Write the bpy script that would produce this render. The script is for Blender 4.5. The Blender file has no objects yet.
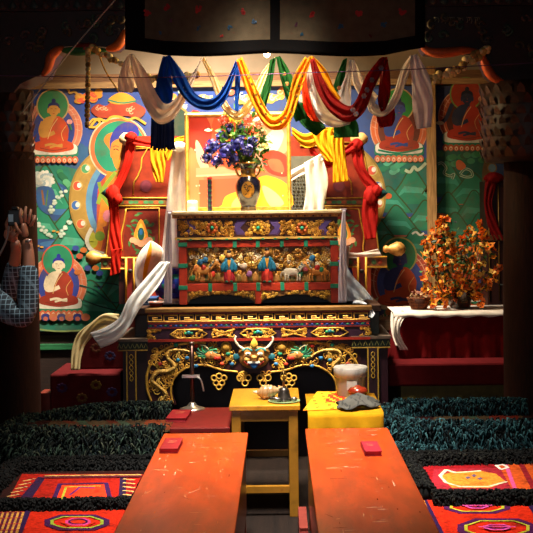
import bpy, math, random
from mathutils import Vector, Matrix
random.seed(11)
PI = math.pi
sc = bpy.context.scene
C = sc.collection
# ------------------------------------------------------------------ camera, world, lights, exposure
F, H, ROLL = 1110.0, 1.68, math.radians(0.7)
CX, CY = 278.0, 207.0
cam_d = bpy.data.cameras.new('camera'); cam = bpy.data.objects.new('camera', cam_d); C.objects.link(cam)
cam_d.sensor_width = 36; cam_d.lens = F * 36 / 533
cam_d.shift_x = -(CX - 266.5) / 533; cam_d.shift_y = -(266.5 - CY) / 533
cam_d.clip_start = 0.05
cam.matrix_world = Matrix.Translation((0, 0, H)) @ Matrix.Rotation(ROLL, 4, 'Y') @ Matrix.Rotation(PI / 2, 4, 'X')
sc.camera = cam
sc.view_settings.view_transform = 'Standard'; sc.view_settings.look = 'None'
sc.view_settings.exposure = 0.0; sc.view_settings.gamma = 1.0; sc.view_settings.use_curve_mapping = False
w = bpy.data.worlds.new('world'); sc.world = w; w.use_nodes = True
w.node_tree.nodes['Background'].inputs[0].default_value = (0.55, 0.65, 0.9, 1)
w.node_tree.nodes['Background'].inputs[1].default_value = 0.004

def lamp(name, kind, loc, power, col, target=None, size=(1, 1), spread=180, radius=.05, cone=60, blend=.5):
    d = bpy.data.lights.new(name, kind); d.energy = power; d.color = col
    if kind == 'AREA':
        d.shape = 'RECTANGLE'; d.size, d.size_y = size; d.spread = math.radians(spread)
    else:
        d.shadow_soft_size = radius
    if kind == 'SPOT':
        d.spot_size = math.radians(cone); d.spot_blend = blend
    o = bpy.data.objects.new(name, d); C.objects.link(o); o.location = loc
    if target is not None:
        o.rotation_euler = (Vector(target) - Vector(loc)).to_track_quat('-Z', 'Y').to_euler()
    return o
# area lamps in an unseen roof opening: one lights the benches, one the altar
lamp('skylight', 'AREA', (-0.1, 5.1, 4.2), 62, (1.0, .92, .8), (-0.02, 5.55, 0.4), (0.7, 0.8), 50)
lamp('added_altar_beam', 'AREA', (-0.1, 5.85, 4.2), 18, (1.0, .86, .66), (-0.05, 7.2, 0.9), (0.4, 0.3), 27)  # extra narrow beam added to light the altar front
# area lamp in a smaller unseen roof opening, lighting the shrine
lamp('roof_opening_light', 'AREA', (-0.45, 7.44, 4.15), 165, (1.0, .88, .7), (-0.5, 8.3, 1.3), (0.8, .22), 80)
# added front fill lamp standing for an unseen doorway behind the camera
lamp('front_fill', 'AREA', (-0.5, -0.8, 2.3), 4.5, (.95, .93, .95), (-.3, 7, 1.1), (1.2, 1.4), 50)

# ------------------------------------------------------------------ helpers
def P(x, y, D):
    dx, dy = x - CX, y - CY
    c, s = math.cos(ROLL), math.sin(ROLL)
    return Vector(((c * dx - s * dy) * D / F, D, H - (s * dx + c * dy) * D / F))
def lin(c):
    if isinstance(c, str):
        c = [int(c[i:i + 2], 16) / 255 for i in (0, 2, 4)]
    return [(v / 12.92 if v <= .04045 else ((v + .055) / 1.055) ** 2.4) for v in c[:3]] + [1.0]
def catmull(pts, n, closed=False):
    pts = [Vector(p) for p in pts]; m = len(pts); out = []
    if m < 3 and not closed:
        return [pts[0].lerp(pts[-1], i / (n - 1)) for i in range(n)]
    segs = m if closed else m - 1
    tot = n if closed else n - 1
    for i in range(n):
        t = i / tot * segs
        k = min(int(t), segs - 1); f = t - k
        g = (lambda j: pts[j % m]) if closed else (lambda j: pts[max(0, min(m - 1, j))])
        a, b, c, d = g(k - 1), g(k), g(k + 1), g(k + 2)
        out.append(.5 * ((2 * b) + (c - a) * f + (2 * a - 5 * b + 4 * c - d) * f * f + (3 * b - a - 3 * c + d) * f ** 3))
    return out
WLOC = {}
class MB:
    def __init__(s, col='808080'):
        s.v = []; s.f = []; s.c = []; s.sm = []; s.col = col
    def add(s, vs, fs, col=None, smooth=False):
        b = len(s.v); s.v += [tuple(v) for v in vs]; c = lin(col or s.col)
        for f in fs:
            s.f.append([b + i for i in f]); s.c.append(c); s.sm.append(smooth)
        return s
    def box(s, x0, x1, y0, y1, z0, z1, col=None, m=None):
        vs = [Vector((x, y, z)) for z in (z0, z1) for y in (y0, y1) for x in (x0, x1)]
        if m: vs = [m @ v for v in vs]
        return s.add(vs, [(0, 2, 3, 1), (4, 5, 7, 6), (0, 1, 5, 4), (2, 6, 7, 3), (0, 4, 6, 2), (1, 3, 7, 5)], col)
    def pbox(s, x0, x1, yt, yb, D0, D1, col=None):          # box given by how its front face reads at distance D0
        ym, xm = (yt + yb) / 2, (x0 + x1) / 2
        return s.box(P(x0, ym, D0).x, P(x1, ym, D0).x, D0, D1, P(xm, yb, D0).z, P(xm, yt, D0).z, col)
    def tube(s, pts, r, col=None, n=6, closed=False, flat=1.0, smooth=True):
        pts = [Vector(p) for p in pts]; m = len(pts)
        rs = r if isinstance(r, (list, tuple)) else [r] * m
        vs = []; up = None
        for i, p in enumerate(pts):
            a = pts[i - 1] if (i > 0 or closed) else p; b = pts[(i + 1) % m] if (i < m - 1 or closed) else p
            t = (b - a)
            if t.length < 1e-9: t = Vector((0, 0, 1))
            t.normalize()
            if up is None:
                up = Vector((0, 1, 0)) if abs(t.y) < .9 else Vector((1, 0, 0))
            up = (up - t * up.dot(t))
            if up.length < 1e-6: up = t.orthogonal()
            up.normalize(); side = t.cross(up)
            for k in range(n):
                q = 2 * PI * k / n
                vs.append(p + (side * math.cos(q) + up * math.sin(q) * flat) * rs[i])
        fs = []
        for i in range(m if closed else m - 1):
            for k in range(n):
                a = i * n + k; b = i * n + (k + 1) % n; j = ((i + 1) % m) * n
                fs.append((a, b, j + (k + 1) % n, j + k))
        if not closed:
            fs.append(tuple(range(n))[::-1]); fs.append(tuple((m - 1) * n + k for k in range(n)))
        return s.add(vs, fs, col, smooth)
    def lathe(s, c, prof, n=20, col=None, axis='Z', sq=1.0):
        vs = []; c = Vector(c)
        for r, z in prof:
            for k in range(n):
                q = 2 * PI * k / n; a, b = r * math.cos(q), r * math.sin(q) * sq
                vs.append(c + (Vector((a, b, z)) if axis == 'Z' else Vector((z, a, b)) if axis == 'X' else Vector((a, z, b))))
        fs = []
        for i in range(len(prof) - 1):
            for k in range(n):
                fs.append((i * n + k, i * n + (k + 1) % n, (i + 1) * n + (k + 1) % n, (i + 1) * n + k))
        fs.append(tuple(range(n))[::-1]); fs.append(tuple((len(prof) - 1) * n + k for k in range(n)))
        if callable(col):
            b = len(s.v); s.v += [tuple(v) for v in vs]
            for j, f in enumerate(fs):
                s.f.append([b + i for i in f]); s.c.append(lin(col(min(j // n, len(prof) - 2), j % n))); s.sm.append(True)
            return s
        return s.add(vs, fs, col, True)
    def knot(s, c, r, col=None, seed=0):                     # bunched cloth knot with creases
        c = Vector(c); rows = []
        for i in range(13):
            a = PI * i / 12; row = []
            for k in range(25):
                q = 2 * PI * k / 24; m = 1 + .13 * math.sin(5 * q + 3 * a + seed) + .08 * math.sin(9 * q - 4 * a + seed * 2)
                row.append(c + Vector((r[0] * m * math.sin(a) * math.cos(q), r[1] * m * math.sin(a) * math.sin(q), r[2] * math.cos(a) * (1 + .1 * math.sin(3 * q)))))
            rows.append(row)
        return s.grid(rows, col)
    def ball(s, c, r, col=None, n=10, m=7):
        r = (r, r, r) if not isinstance(r, (list, tuple)) else r; c = Vector(c)
        vs = [c + Vector((0, 0, r[2]))]
        for i in range(1, m):
            for k in range(n):
                a = PI * i / m; q = 2 * PI * k / n
                vs.append(c + Vector((r[0] * math.sin(a) * math.cos(q), r[1] * math.sin(a) * math.sin(q), r[2] * math.cos(a))))
        vs.append(c - Vector((0, 0, r[2]))); L = len(vs) - 1
        fs = [(0, 1 + k, 1 + (k + 1) % n) for k in range(n)]
        for i in range(m - 2):
            for k in range(n):
                a = 1 + i * n; fs.append((a + k, a + n + k, a + n + (k + 1) % n, a + (k + 1) % n))
        a = 1 + (m - 2) * n
        fs += [(L, a + (k + 1) % n, a + k) for k in range(n)]
        return s.add(vs, fs, col, True)
    def prism(s, pts, D0, D1, col=None, px=True):            # outline in picture terms at distance D0, given real thickness
        f = [P(x, y, D0) for x, y in pts] if px else [Vector((x, D0, z)) for x, z in pts]
        n = len(f); b = [Vector((v.x, D1, v.z)) for v in f]
        return s.add(f + b, [tuple(range(n)), tuple(range(2 * n - 1, n - 1, -1))] + [(i, n + i, n + (i + 1) % n, (i + 1) % n) for i in range(n)], col)
    def relief(s, pts, D, h, col=None, smooth=True, n=0):     # pillow-shaped carving standing h proud of the plane at D
        if n: pts = [(p[0], p[1]) for p in catmull([(x, y, 0) for x, y in pts], n, True)]
        f = [P(x, y, D) for x, y in pts]; m = len(f); h = h * .5
        c = sum(f, Vector()) / m
        vs = f[:]
        for k, hh in ((.82, .7), (.5, 1.0)):
            for v in f: q = c.lerp(v, k); vs.append(Vector((q.x, D - h * hh, q.z)))
        fs = []
        for r in (0, 1):
            for i in range(m): fs.append((r * m + i, r * m + (i + 1) % m, (r + 1) * m + (i + 1) % m, (r + 1) * m + i))
        fs.append(tuple(2 * m + i for i in range(m)))
        return s.add(vs, fs, col, smooth)
    def grid(s, rows, col=None, smooth=True, closed=False):
        n = len(rows[0]); vs = [p for r in rows for p in r]; b = len(s.v)
        s.v += [tuple(v) for v in vs]
        for i in range(len(rows) - 1):
            for k in range(n - 1):
                a = b + i * n + k
                s.f.append([a, a + 1, a + n + 1, a + n])
                s.c.append(lin(col(i / (len(rows) - 1), k / (n - 1)) if callable(col) else (col or s.col))); s.sm.append(smooth)
        return s
    def build(s, name, mat, parent=None, bevel=0, solid=0, sub=0):
        me = bpy.data.meshes.new(name)
        xs, ys, zs = zip(*s.v)
        o0 = Vector(((min(xs) + max(xs)) / 2, (min(ys) + max(ys)) / 2, min(zs)))
        me.from_pydata([(x - o0.x, y - o0.y, z - o0.z) for x, y, z in s.v], [], s.f)
        at = me.color_attributes.new('Col', 'FLOAT_COLOR', 'CORNER')
        arr = []
        for f, c in zip(s.f, s.c): arr += c * len(f)
        at.data.foreach_set('color', arr)
        me.polygons.foreach_set('use_smooth', s.sm)
        me.update()
        me.materials.append(mat)
        o = bpy.data.objects.new(name, me); C.objects.link(o); o.location = o0; WLOC[o.name] = o0
        if parent is not None:
            o.parent = parent; o.matrix_parent_inverse = Matrix.Translation(-WLOC[parent.name])
        if sub:
            m = o.modifiers.new('sub', 'SUBSURF'); m.levels = m.render_levels = sub
        if solid:
            m = o.modifiers.new('solid', 'SOLIDIFY'); m.thickness = solid; m.offset = 0
        if bevel:
            m = o.modifiers.new('bevel', 'BEVEL'); m.width = bevel; m.segments = 2; m.limit_method = 'ANGLE'
        return o
def thing(name, label, cat, loc, group=None):
    o = bpy.data.objects.new(name, None); C.objects.link(o); o.empty_display_size = .05
    o.location = loc; WLOC[o.name] = Vector(loc)
    return tag(o, label, cat, group)
def tag(o, label, cat, group=None, kind=None):
    o['label'] = label
    if cat: o['category'] = cat
    if group: o['group'] = group
    if kind: o['kind'] = kind
    return o
def struct(o):
    o['kind'] = 'structure'; return o
def copy_tree(src, delta, label=None, parent=None):
    c = src.copy(); C.objects.link(c)
    if parent is None:
        c.location = src.location + Vector(delta)
        if label: c['label'] = label
    else:
        c.parent = parent
    for ch in src.children: copy_tree(ch, delta, None, c)
    return c

# ------------------------------------------------------------------ materials
def mat(name, rough=.6, metal=0., namt=.25, nscale=14, bump=.0, bscale=60, transl=0., coat=0., sheen=0., stretch=(1, 1, 1), dirt=None, damt=0., dscale=3, emit=None, col=None, spec=.5):
    m = bpy.data.materials.new(name); m.use_nodes = True; nt = m.node_tree; N = nt.nodes; L = nt.links
    b = N['Principled BSDF']; b.inputs['Roughness'].default_value = rough; b.inputs['Metallic'].default_value = metal
    b.inputs['Coat Weight'].default_value = coat; b.inputs['Coat Roughness'].default_value = .25
    b.inputs['Sheen Weight'].default_value = sheen; b.inputs['Specular IOR Level'].default_value = spec
    if col is None:
        a = N.new('ShaderNodeAttribute'); a.attribute_name = 'Col'; src = a.outputs['Color']
    else:
        a = N.new('ShaderNodeRGB'); a.outputs[0].default_value = lin(col); src = a.outputs[0]
    tc = N.new('ShaderNodeTexCoord'); mp = N.new('ShaderNodeMapping'); mp.inputs['Scale'].default_value = stretch
    L.new(tc.outputs['Object'], mp.inputs['Vector'])
    nz = N.new('ShaderNodeTexNoise'); nz.inputs['Scale'].default_value = nscale; nz.inputs['Detail'].default_value = 5
    L.new(mp.outputs[0], nz.inputs['Vector'])
    mr = N.new('ShaderNodeMapRange'); mr.inputs['From Min'].default_value = .3; mr.inputs['From Max'].default_value = .7
    mr.inputs['To Min'].default_value = 1 - namt; mr.inputs['To Max'].default_value = 1 + namt * .5
    L.new(nz.outputs['Fac'], mr.inputs['Value'])
    mx = N.new('ShaderNodeVectorMath'); mx.operation = 'SCALE'; L.new(src, mx.inputs[0]); L.new(mr.outputs[0], mx.inputs['Scale'])
    out = mx.outputs[0]
    if dirt:
        n2 = N.new('ShaderNodeTexNoise'); n2.inputs['Scale'].default_value = dscale; n2.inputs['Detail'].default_value = 9; n2.inputs['Roughness'].default_value = .7
        L.new(mp.outputs[0], n2.inputs['Vector'])
        r2 = N.new('ShaderNodeMapRange'); r2.inputs['From Min'].default_value = .5; r2.inputs['From Max'].default_value = .68; r2.inputs['To Max'].default_value = damt
        L.new(n2.outputs['Fac'], r2.inputs['Value'])
        m2 = N.new('ShaderNodeMix'); m2.data_type = 'RGBA'; L.new(r2.outputs[0], m2.inputs[0]); L.new(out, m2.inputs[6]); m2.inputs[7].default_value = lin(dirt)
        out = m2.outputs[2]
    L.new(out, b.inputs['Base Color'])
    if bump:
        n3 = N.new('ShaderNodeTexNoise'); n3.inputs['Scale'].default_value = bscale; n3.inputs['Detail'].default_value = 4; L.new(mp.outputs[0], n3.inputs['Vector'])
        bp = N.new('ShaderNodeBump'); bp.inputs['Strength'].default_value = bump; bp.inputs['Distance'].default_value = .01
        L.new(n3.outputs['Fac'], bp.inputs['Height']); L.new(bp.outputs[0], b.inputs['Normal'])
    if transl:
        t = N.new('ShaderNodeBsdfTranslucent'); L.new(out, t.inputs['Color'])
        ms = N.new('ShaderNodeMixShader'); ms.inputs[0].default_value = transl
        L.new(b.outputs[0], ms.inputs[1]); L.new(t.outputs[0], ms.inputs[2]); L.new(ms.outputs[0], N['Material Output'].inputs['Surface'])
    if emit:
        b.inputs['Emission Color'].default_value = lin(emit[0]); b.inputs['Emission Strength'].default_value = emit[1]
    return m
M = {
    'paint': mat('painted_wood', .5, namt=.25, nscale=25, coat=.0, spec=.3),
    'mural': mat('mural_pigment', .75, namt=.22, nscale=7, dirt='5a4a34', damt=.55, dscale=5, spec=.25),
    'gilt': mat('gilded_carving', .5, .3, namt=.45, nscale=30),
    'wood': mat('old_wood', .7, spec=.15, namt=.45, nscale=9, stretch=(12, 12, 1), bump=.15, bscale=20),
    'beam': mat('dark_beam', .7, namt=.4, nscale=9, stretch=(1, 12, 12), bump=.2, bscale=20),
    'lacquer': mat('orange_lacquer', .3, namt=.35, nscale=5, stretch=(2.5, .7, 1), coat=.3, dirt='7a3214', damt=.6, dscale=9),
    'table': mat('varnished_table', .35, namt=.4, nscale=6, stretch=(3, 1, 3), coat=.25, dirt='6e3c12', damt=.6, dscale=6),
    'plaster': mat('plaster', .9, namt=.2, nscale=4, bump=.2, bscale=12),
    'cloth': mat('cloth', .9, spec=.12, namt=.18, nscale=18, bump=.1, bscale=200),
    'silk': mat('silk_scarf', .75, spec=.2, namt=.15, nscale=14, transl=.5),
    'brocade': mat('brocade', .6, spec=.3, namt=.5, nscale=40),
    'yarn': mat('yarn', .85, namt=.4, nscale=20, spec=.15),
    'rug': mat('woven_wool', .95, spec=.08, dirt='3a0d08', damt=.7, dscale=14, namt=.4, nscale=60, bump=.4, bscale=150),
    'metal': mat('worn_metal', .3, .9, namt=.3, nscale=20),
    'ceramic': mat('glazed_ceramic', .2, namt=.2, nscale=12, coat=.5),
    'plastic': mat('scuffed_plastic', .5, namt=.15, nscale=9, dirt='6a655c', damt=.9, dscale=10),
    'petal': mat('petals', .6, namt=.08, nscale=30, transl=.25),
    'leaf': mat('leaves', .5, namt=.35, nscale=30, transl=.15),
    'skin': mat('skin', .5, namt=.12, nscale=12),
    'floor': mat('floorboards', .8, spec=.15, namt=.5, nscale=4, stretch=(8, .6, 1), bump=.2, bscale=12),
    'photo': mat('printed_photograph', .35, namt=.12, nscale=3, coat=.15),
    'bulb': mat('bulb_glow', .3, col='ffe9b0', emit=('ffd890', 45)),
}
# ------------------------------------------------------------------ the room
def slab(name, x0, x1, y0, y1, z0, z1, col, m):
    return struct(MB(col).box(x0, x1, y0, y1, z0, z1).build(name, m))
slab('floor', -2.9, 2.9, -1.5, 9.2, -.12, 0, '170d08', M['floor'])
slab('wall_back', -2.9, 2.9, 9.0, 9.2, 0, 4.3, '94816a', M['plaster'])
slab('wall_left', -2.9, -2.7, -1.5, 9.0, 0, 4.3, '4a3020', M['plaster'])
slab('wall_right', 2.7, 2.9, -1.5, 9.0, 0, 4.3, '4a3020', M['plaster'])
cl = MB('2c1a10')   # ceiling boards around the two roof openings
for x0, x1, y0, y1 in ((-2.9, 2.9, -1.5, 4.6), (-2.9, -.9, 4.6, 6.1), (.7, 2.9, 4.6, 6.1), (-2.9, 2.9, 6.1, 7.35), (-2.9, -1.0, 7.35, 8.15), (.5, 2.9, 7.35, 8.15), (-2.9, 2.9, 8.15, 9.2)):
    cl.box(x0, x1, y0, y1, 4.3, 4.4)
struct(cl.build('ceiling', M['beam']))
t = MB()   # rails above the murals
t.pbox(-40, 600, 72, 80, 8.9, 8.998, '7a5230'); t.pbox(-40, 600, 80, 86, 8.86, 8.998, '9c7648')
struct(t.build('trim_1', M['beam']))
t = MB('a87f4e'); t.pbox(429, 437, 66, 345, 8.78, 8.995); struct(t.build('trim_2', M['wood'], bevel=.004))
t = MB(); z1 = P(60, 334, 8.95).z   # wainscot under the murals
t.box(-2.7, 2.7, 8.93, 8.999, 0, z1, '2a1710'); t.box(-2.7, 2.7, 8.9, 8.93, P(60, 350, 8.9).z, P(60, 344, 8.9).z, '1f6b3f')
t.box(.55, 2.7, 8.66, 8.93, P(450, 329, 8.7).z, P(450, 318, 8.7).z, '9a7350')
struct(t.build('trim_3', M['beam'], bevel=.004))

# ------------------------------------------------------------------ pillars with carved capitals, and the beam
def pillar(edge_x, side, label):
    D = 6.98; xe = P(edge_x, 260, D).x; xc = xe + side * .17
    r = thing('pillar', label, 'pillar', (xc, D + .17, 0), 'dark wooden pillars before the altar')
    s = MB('2a1209')
    prof = [(.172, 0), (.172, .25), (.17, .3), (.166, 1.2), (.15, 2.05)]
    s.lathe((xc, D + .17, 0), prof, 24)
    s.build('shaft', M['wood'], r)
    s = MB('2a1409'); z = 1.98; rn = random.Random(int(edge_x)); R0 = .14 if side < 0 else .29
    s.lathe((xc, D + .17, z), [(R0 * .92, -.03), (R0, .02), (R0 * .96, .12), (R0 * 1.02, .2), (R0 * .95, .3), (R0 * 1.05, .47)], 28)
    for j in range(7):          # overlapping carved leaves in rings
        n_ = 15 + (side > 0) * 8
        for k in range(n_):
            q = 2 * PI * (k + .5 * (j % 2)) / n_; rr = R0 * 1.0; c = Vector((xc + rr * math.cos(q), D + .17 + rr * math.sin(q), z + j * .066)); o_ = Vector((math.cos(q), math.sin(q), 0)); t_ = Vector((-o_.y, o_.x, 0)); w_ = .026 * rn.uniform(.8, 1.2)
            col = rn.choice(['2c140a', '38190b', '241008', '42200e'])
            s.add([c - t_ * w_, c + t_ * w_, c + t_ * w_ * .8 + o_ * .014 + Vector((0, 0, .035)), c - t_ * w_ * .8 + o_ * .014 + Vector((0, 0, .035)), c + o_ * rn.uniform(.016, .03) + Vector((0, 0, .062))], [(0, 1, 2, 3), (3, 2, 4)], col, True)
    s.build('carved_neck', M['paint'], r)
    return r
pillar(33, -1, 'thick dark pillar on the left, behind the photographing person')
pillar(508, 1, 'thick dark pillar on the right, beside the red-draped table')
def bracket(pts, trims, label, flip):
    D = 6.98
    xs = [p[0] for p in pts]
    r = thing('bracket_capital', label, 'bracket', P(sum(xs) / len(xs), 60, D + .15), 'carved brackets under the beam')
    s = MB('2a120c'); s.prism(pts, D, D + .3); zb = P(278, 8, 6.97).z - .003; n_ = len(pts)
    s.v = [(x, y, zb if pts[i % n_][1] == 8 else z) for i, (x, y, z) in enumerate(s.v)]; bb = s.build('bracket_body', M['paint'], r)
    for tr, c in trims:
        q = catmull([P(x, y, D - .02) for x, y in tr], 14)
        MB(c).tube(q, [.012 + .02 * math.sin(PI * i / 13) for i in range(14)], n=6).build('painted_scroll_edge', M['paint'], bb)
    # dim carved foliage along the face
    s = MB('3c3428'); rnd = random.Random(5)
    bx0, bx1 = min(xs), max(xs)
    for i in range(46):
        x = bx0 + (bx1 - bx0) * rnd.random(); y = 18 + 40 * rnd.random()
        if not inside(x, y, pts) or not inside(x, y + 8, pts): continue
        a = rnd.random() * 6; q = [P(x + (1 + k * .55) * math.cos(a + k * .7) , y + (1 + k * .5) * math.sin(a + k * .7), D - .012) for k in range(9)]
        s.tube(q, .011, ['4a3c28', '3a4a3c', '4a3a36'][i % 3], 5)
    s.build('foliage_carving', M['paint'], bb)
    return r
def inside(x, y, pts):
    c = False; j = len(pts) - 1
    for i in range(len(pts)):
        (xi, yi), (xj, yj) = pts[i], pts[j]
        if (yi > y) != (yj > y) and x < (xj - xi) * (y - yi) / (yj - yi) + xi: c = not c
        j = i
    return c
LB = [(-60, 8), (-60, 92), (14, 92), (20, 84), (33, 78), (43, 74), (48, 62), (54, 51), (62, 47), (72, 46), (80, 48), (92, 46), (105, 47), (114, 46), (120, 40), (124, 30), (126, 20), (126, 8)]
bracket(LB, [([(42, 76), (48, 68), (51, 57), (58, 50), (64, 48)], 'c4561c'), ([(106, 49), (115, 47), (121, 41), (125, 30)], 'd8611a'), ([(62, 50), (75, 51), (90, 50), (106, 51)], '2f6b34'), ([(74, 47), (84, 48), (96, 46)], '9c2f1c')],
        'dark carved bracket with orange edge above the left mural', 1)
RB = [(424, 8), (424, 44), (428, 50), (440, 51), (455, 50), (470, 48), (482, 50), (487, 60), (492, 72), (500, 80), (512, 84), (600, 84), (600, 8)]
rbk = bracket(RB, [([(420, 42), (426, 50), (438, 53), (452, 52), (466, 50), (480, 52)], 'b84e1c'), ([(482, 54), (486, 66), (493, 77), (504, 83)], 'c8521a')],
        'dark carved bracket with foliage and faint script above the right mural', -1)
bm = thing('carved_beam', 'long dark red carved beam across the top behind the valance', 'beam', P(278, 12, 7.1))
b = MB('2c0d0a'); b.pbox(-110, 660, -90, 8, 6.97, 7.3); b.build('beam_body', M['beam'], bm)
b = MB('2e3430')
for i in range(70):      # carved ripple course
    x = -100 + i * 10.8
    dy_ = -(x - 278) * math.tan(ROLL) - 5; b.relief([(x, 9 + dy_), (x + 4.5, 1 + dy_), (x + 9, 9 + dy_), (x + 4.5, 12 + dy_)], 6.965, .02, ['2e3834', '3a2a22'][i % 2])
b.build('ripple_course', M['paint'], bm)
# faint script letters painted on the bracket face at the right
ov = MB('77705f')
for i, g in enumerate([[(0, 0), (5, 0)], [(7, 1), (12, 0)], [(15, 0), (21, 0)], [(23, 0), (29, 1)], [(32, 0), (38, 0)], [(40, 0), (46, 0)]]):
    ox, oy = 434, 17.5
    a, c = g
    ov.tube([P(ox + a[0], oy + a[1], 6.968), P(ox + c[0], oy + c[1], 6.968)], .0035, n=4)
    for k, (u, l) in enumerate(((.2, 5), (.55, 3), (.9, 6))):
        x = ox + a[0] + (c[0] - a[0]) * u
        l += (i * 7 + k * 3) % 3 - 1
        ov.tube([P(x, oy, 6.968), P(x + .6, oy + l * .6, 6.968), P(x - .3, oy + l, 6.968)], .003, n=4)
    if i % 2: ov.tube(catmull([P(ox + a[0] + 1, oy + 4, 6.968), P(ox + a[0] + 3, oy + 2.2, 6.968), P(ox + a[0] + 4.5, oy + 4.6, 6.968)], 7), .003, n=4)
ov.build('painted_script', M['paint'], rbk)
# ------------------------------------------------------------------ murals painted on the back wall
class Paint(MB):
    D = 8.89; k = 0
    def _w(s, x, y):
        p = P(x, y, s.D); p.y = s.D - s.k * .00003
        return p
    def poly(s, pts, col, n=0):
        if n: pts = [(p[0], p[1]) for p in catmull([(x, y, 0) for x, y in pts], n, True)]
        s.k += 1
        return s.add([s._w(x, y) for x, y in pts], [tuple(range(len(pts)))], col)
    def ell(s, cx, cy, rx, ry, col, n=32):
        return s.poly([(cx + rx * math.cos(2 * PI * i / n), cy + ry * math.sin(2 * PI * i / n)) for i in range(n)], col)
    def line(s, pts, w, col, n=0, taper=False):
        q = catmull([(x, y, 0) for x, y in pts], n or (len(pts) * 5 if len(pts) > 2 else 2))
        s.k += 1; L = []; R = []
        for i, p in enumerate(q):
            t = q[min(i + 1, len(q) - 1)] - q[max(i - 1, 0)]; t = Vector((-t.y, t.x, 0)); t.normalize()
            ww = w * .5 * (math.sin(PI * (i + .5) / len(q)) if taper else 1)
            L.append(s._w(*(p + t * ww)[:2])); R.append(s._w(*(p - t * ww)[:2]))
        m = len(L)
        return s.add(L + R, [(i, i + 1, m + i + 1, m + i) for i in range(m - 1)], col)
    def cloud(s, x, y, r, c1, c2, n=5, seed=0):
        rn = random.Random(seed)
        for i in range(n):
            a = rn.random() * 6.3; d = r * rn.random() * .8
            s.ell(x + 1.5 * d * math.cos(a), y + .6 * d * math.sin(a), r * .5, r * .4, c1, 14)
        for i in range(n):
            a = rn.random() * 6.3; d = r * rn.random() * .8; cx, cy = x + 1.5 * d * math.cos(a), y + .6 * d * math.sin(a)
            s.line([(cx + r * .28 * math.cos(t * .8), cy + r * .24 * math.sin(t * .8)) for t in range(7)], .9, c2)
    def mountain(s, px, py, w, h, c1='1e8a6a', c2='2f4a20', c3='4fb090'):
        s.poly([(px - w, py + h), (px - w * .45, py + h * .42), (px, py), (px + w * .5, py + h * .45), (px + w, py + h)], c1)
        s.poly([(px - w * .75, py + h), (px - w * .3, py + h * .5), (px + w * .4, py + h * .55), (px + w * .8, py + h)], c3)
        s.poly([(px - w * .9, py + h), (px - w * .3, py + h * .68), (px + w * .35, py + h * .7), (px + w * .9, py + h)], c1)
        s.line([(px - w, py + h), (px - w * .45, py + h * .45), (px, py), (px + w * .5, py + h * .45), (px + w, py + h)], 1.3, c2)
    def buddha(s, x, y, halo='2f7d4a', hrim='c9a36a', aur='d9785c', inner='2b3f8c', skin='c98a3a', robe='c9451c', base='e8e0d0', petal='d8643e', hair='14205a', sc=1.0, robe2=None):
        # (x, y) is the middle of the seat line, figure about 40 high
        X = lambda a: x + a * sc; Y = lambda b: y + b * sc
        E = lambda a, b, rx, ry, c, n=32: s.ell(X(a), Y(b), rx * sc, ry * sc, c, n)
        Q = lambda pts, c, n=24: s.poly([(X(a), Y(b)) for a, b in pts], c, n)
        Ln = lambda pts, w, c: s.line([(X(a), Y(b)) for a, b in pts], w * sc, c)
        robe2 = robe2 or robe
        E(0, -20, 29.5, 31, 'e0a080'); E(0, -20, 28.5, 30, aur); E(0, -20, 25, 28, 'e29a7c'); E(0, -20, 24, 27, aur); E(0, -19, 21.5, 24.5, inner)
        for i in range(16):
            a = PI + PI * i / 15
            Ln([(22.5 * math.cos(a), -20 + 25 * math.sin(a)), (27.5 * math.cos(a + .06), -20 + 29 * math.sin(a + .06))], .5, 'e8b090')
        E(-1, -44, 16.8, 17.3, hrim); E(-1, -44, 15.3, 16, halo)
        # lotus seat
        Q([(-25, 3), (-22, -5), (0, -7), (22, -5), (25, 3), (22, 8), (0, 9), (-22, 8)], '1f7d5c', 30)
        Q([(-24, 2), (-21, -5), (0, -6), (21, -5), (24, 2), (20, 5.5), (0, 6), (-20, 5.5)], base, 30)
        # legs and robe
        Q([(-20, 0), (-19, -6), (-10, -9), (0, -10), (10, -9), (19, -6), (20, 0), (12, 2.5), (0, 4), (-12, 2.5)], robe, 36)
        Q([(-11, -8), (-13, -20), (-11, -29), (-5, -33), (4, -33), (11, -29), (13, -18), (11, -8), (0, -5)], skin, 30)
        Q([(-1, -6), (-5, -15), (-2, -24), (3, -33), (9, -31), (13, -25), (15, -14), (12, -6)], robe2, 30)
        Q([(-12, -7), (-14, -13), (-10, -14), (4, -11), (12, -8), (4, -5)], robe, 20)
        Ln([(-11, -28), (-13.5, -20), (-12, -14), (-6, -14), (1, -17)], 4, skin)
        Ln([(11, -27), (14, -18), (10, -12), (3, -14)], 3, robe2)
        Ln([(-9, -3.5), (-2, -4.8), (4, -3.2), (9, -2.5)], 2.4, skin); Ln([(9, -4.5), (2, -3), (-4, -1.5)], 2, skin)
        Ln([(4, -31), (-2, -22), (-6, -10)], .8, 'e0b070'); Ln([(13, -24), (8, -16), (10, -8)], .6, 'e0a860')
        Ln([(-14, -1), (0, 1.5), (14, -1)], .6, '7a2412')
        # head
        Ln([(0, -35), (0, -31)], 5.5, skin)
        E(0, -40, 5.4, 6.8, skin, 20); E(-5.6, -39, 1.1, 2.8, skin, 10); E(5.6, -39, 1.1, 2.8, skin, 10)
        Q([(-5.8, -41), (-5.4, -45.5), (0, -48), (5.4, -45.5), (5.8, -41), (4, -43.6), (0, -44.4), (-4, -43.6)], hair, 24)
        E(0, -49, 2.2, 2.4, hair, 12)
        for d in (-2.2, 2.2): Ln([(d - 1.2, -40.6), (d, -41), (d + 1.2, -40.6)], .45, '2a1a14')
        Ln([(0, -40), (.3, -38)], .35, '8a5a2a'); Ln([(-1.2, -36.2), (0, -35.9), (1.2, -36.2)], .5, 'a02a20')
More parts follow.
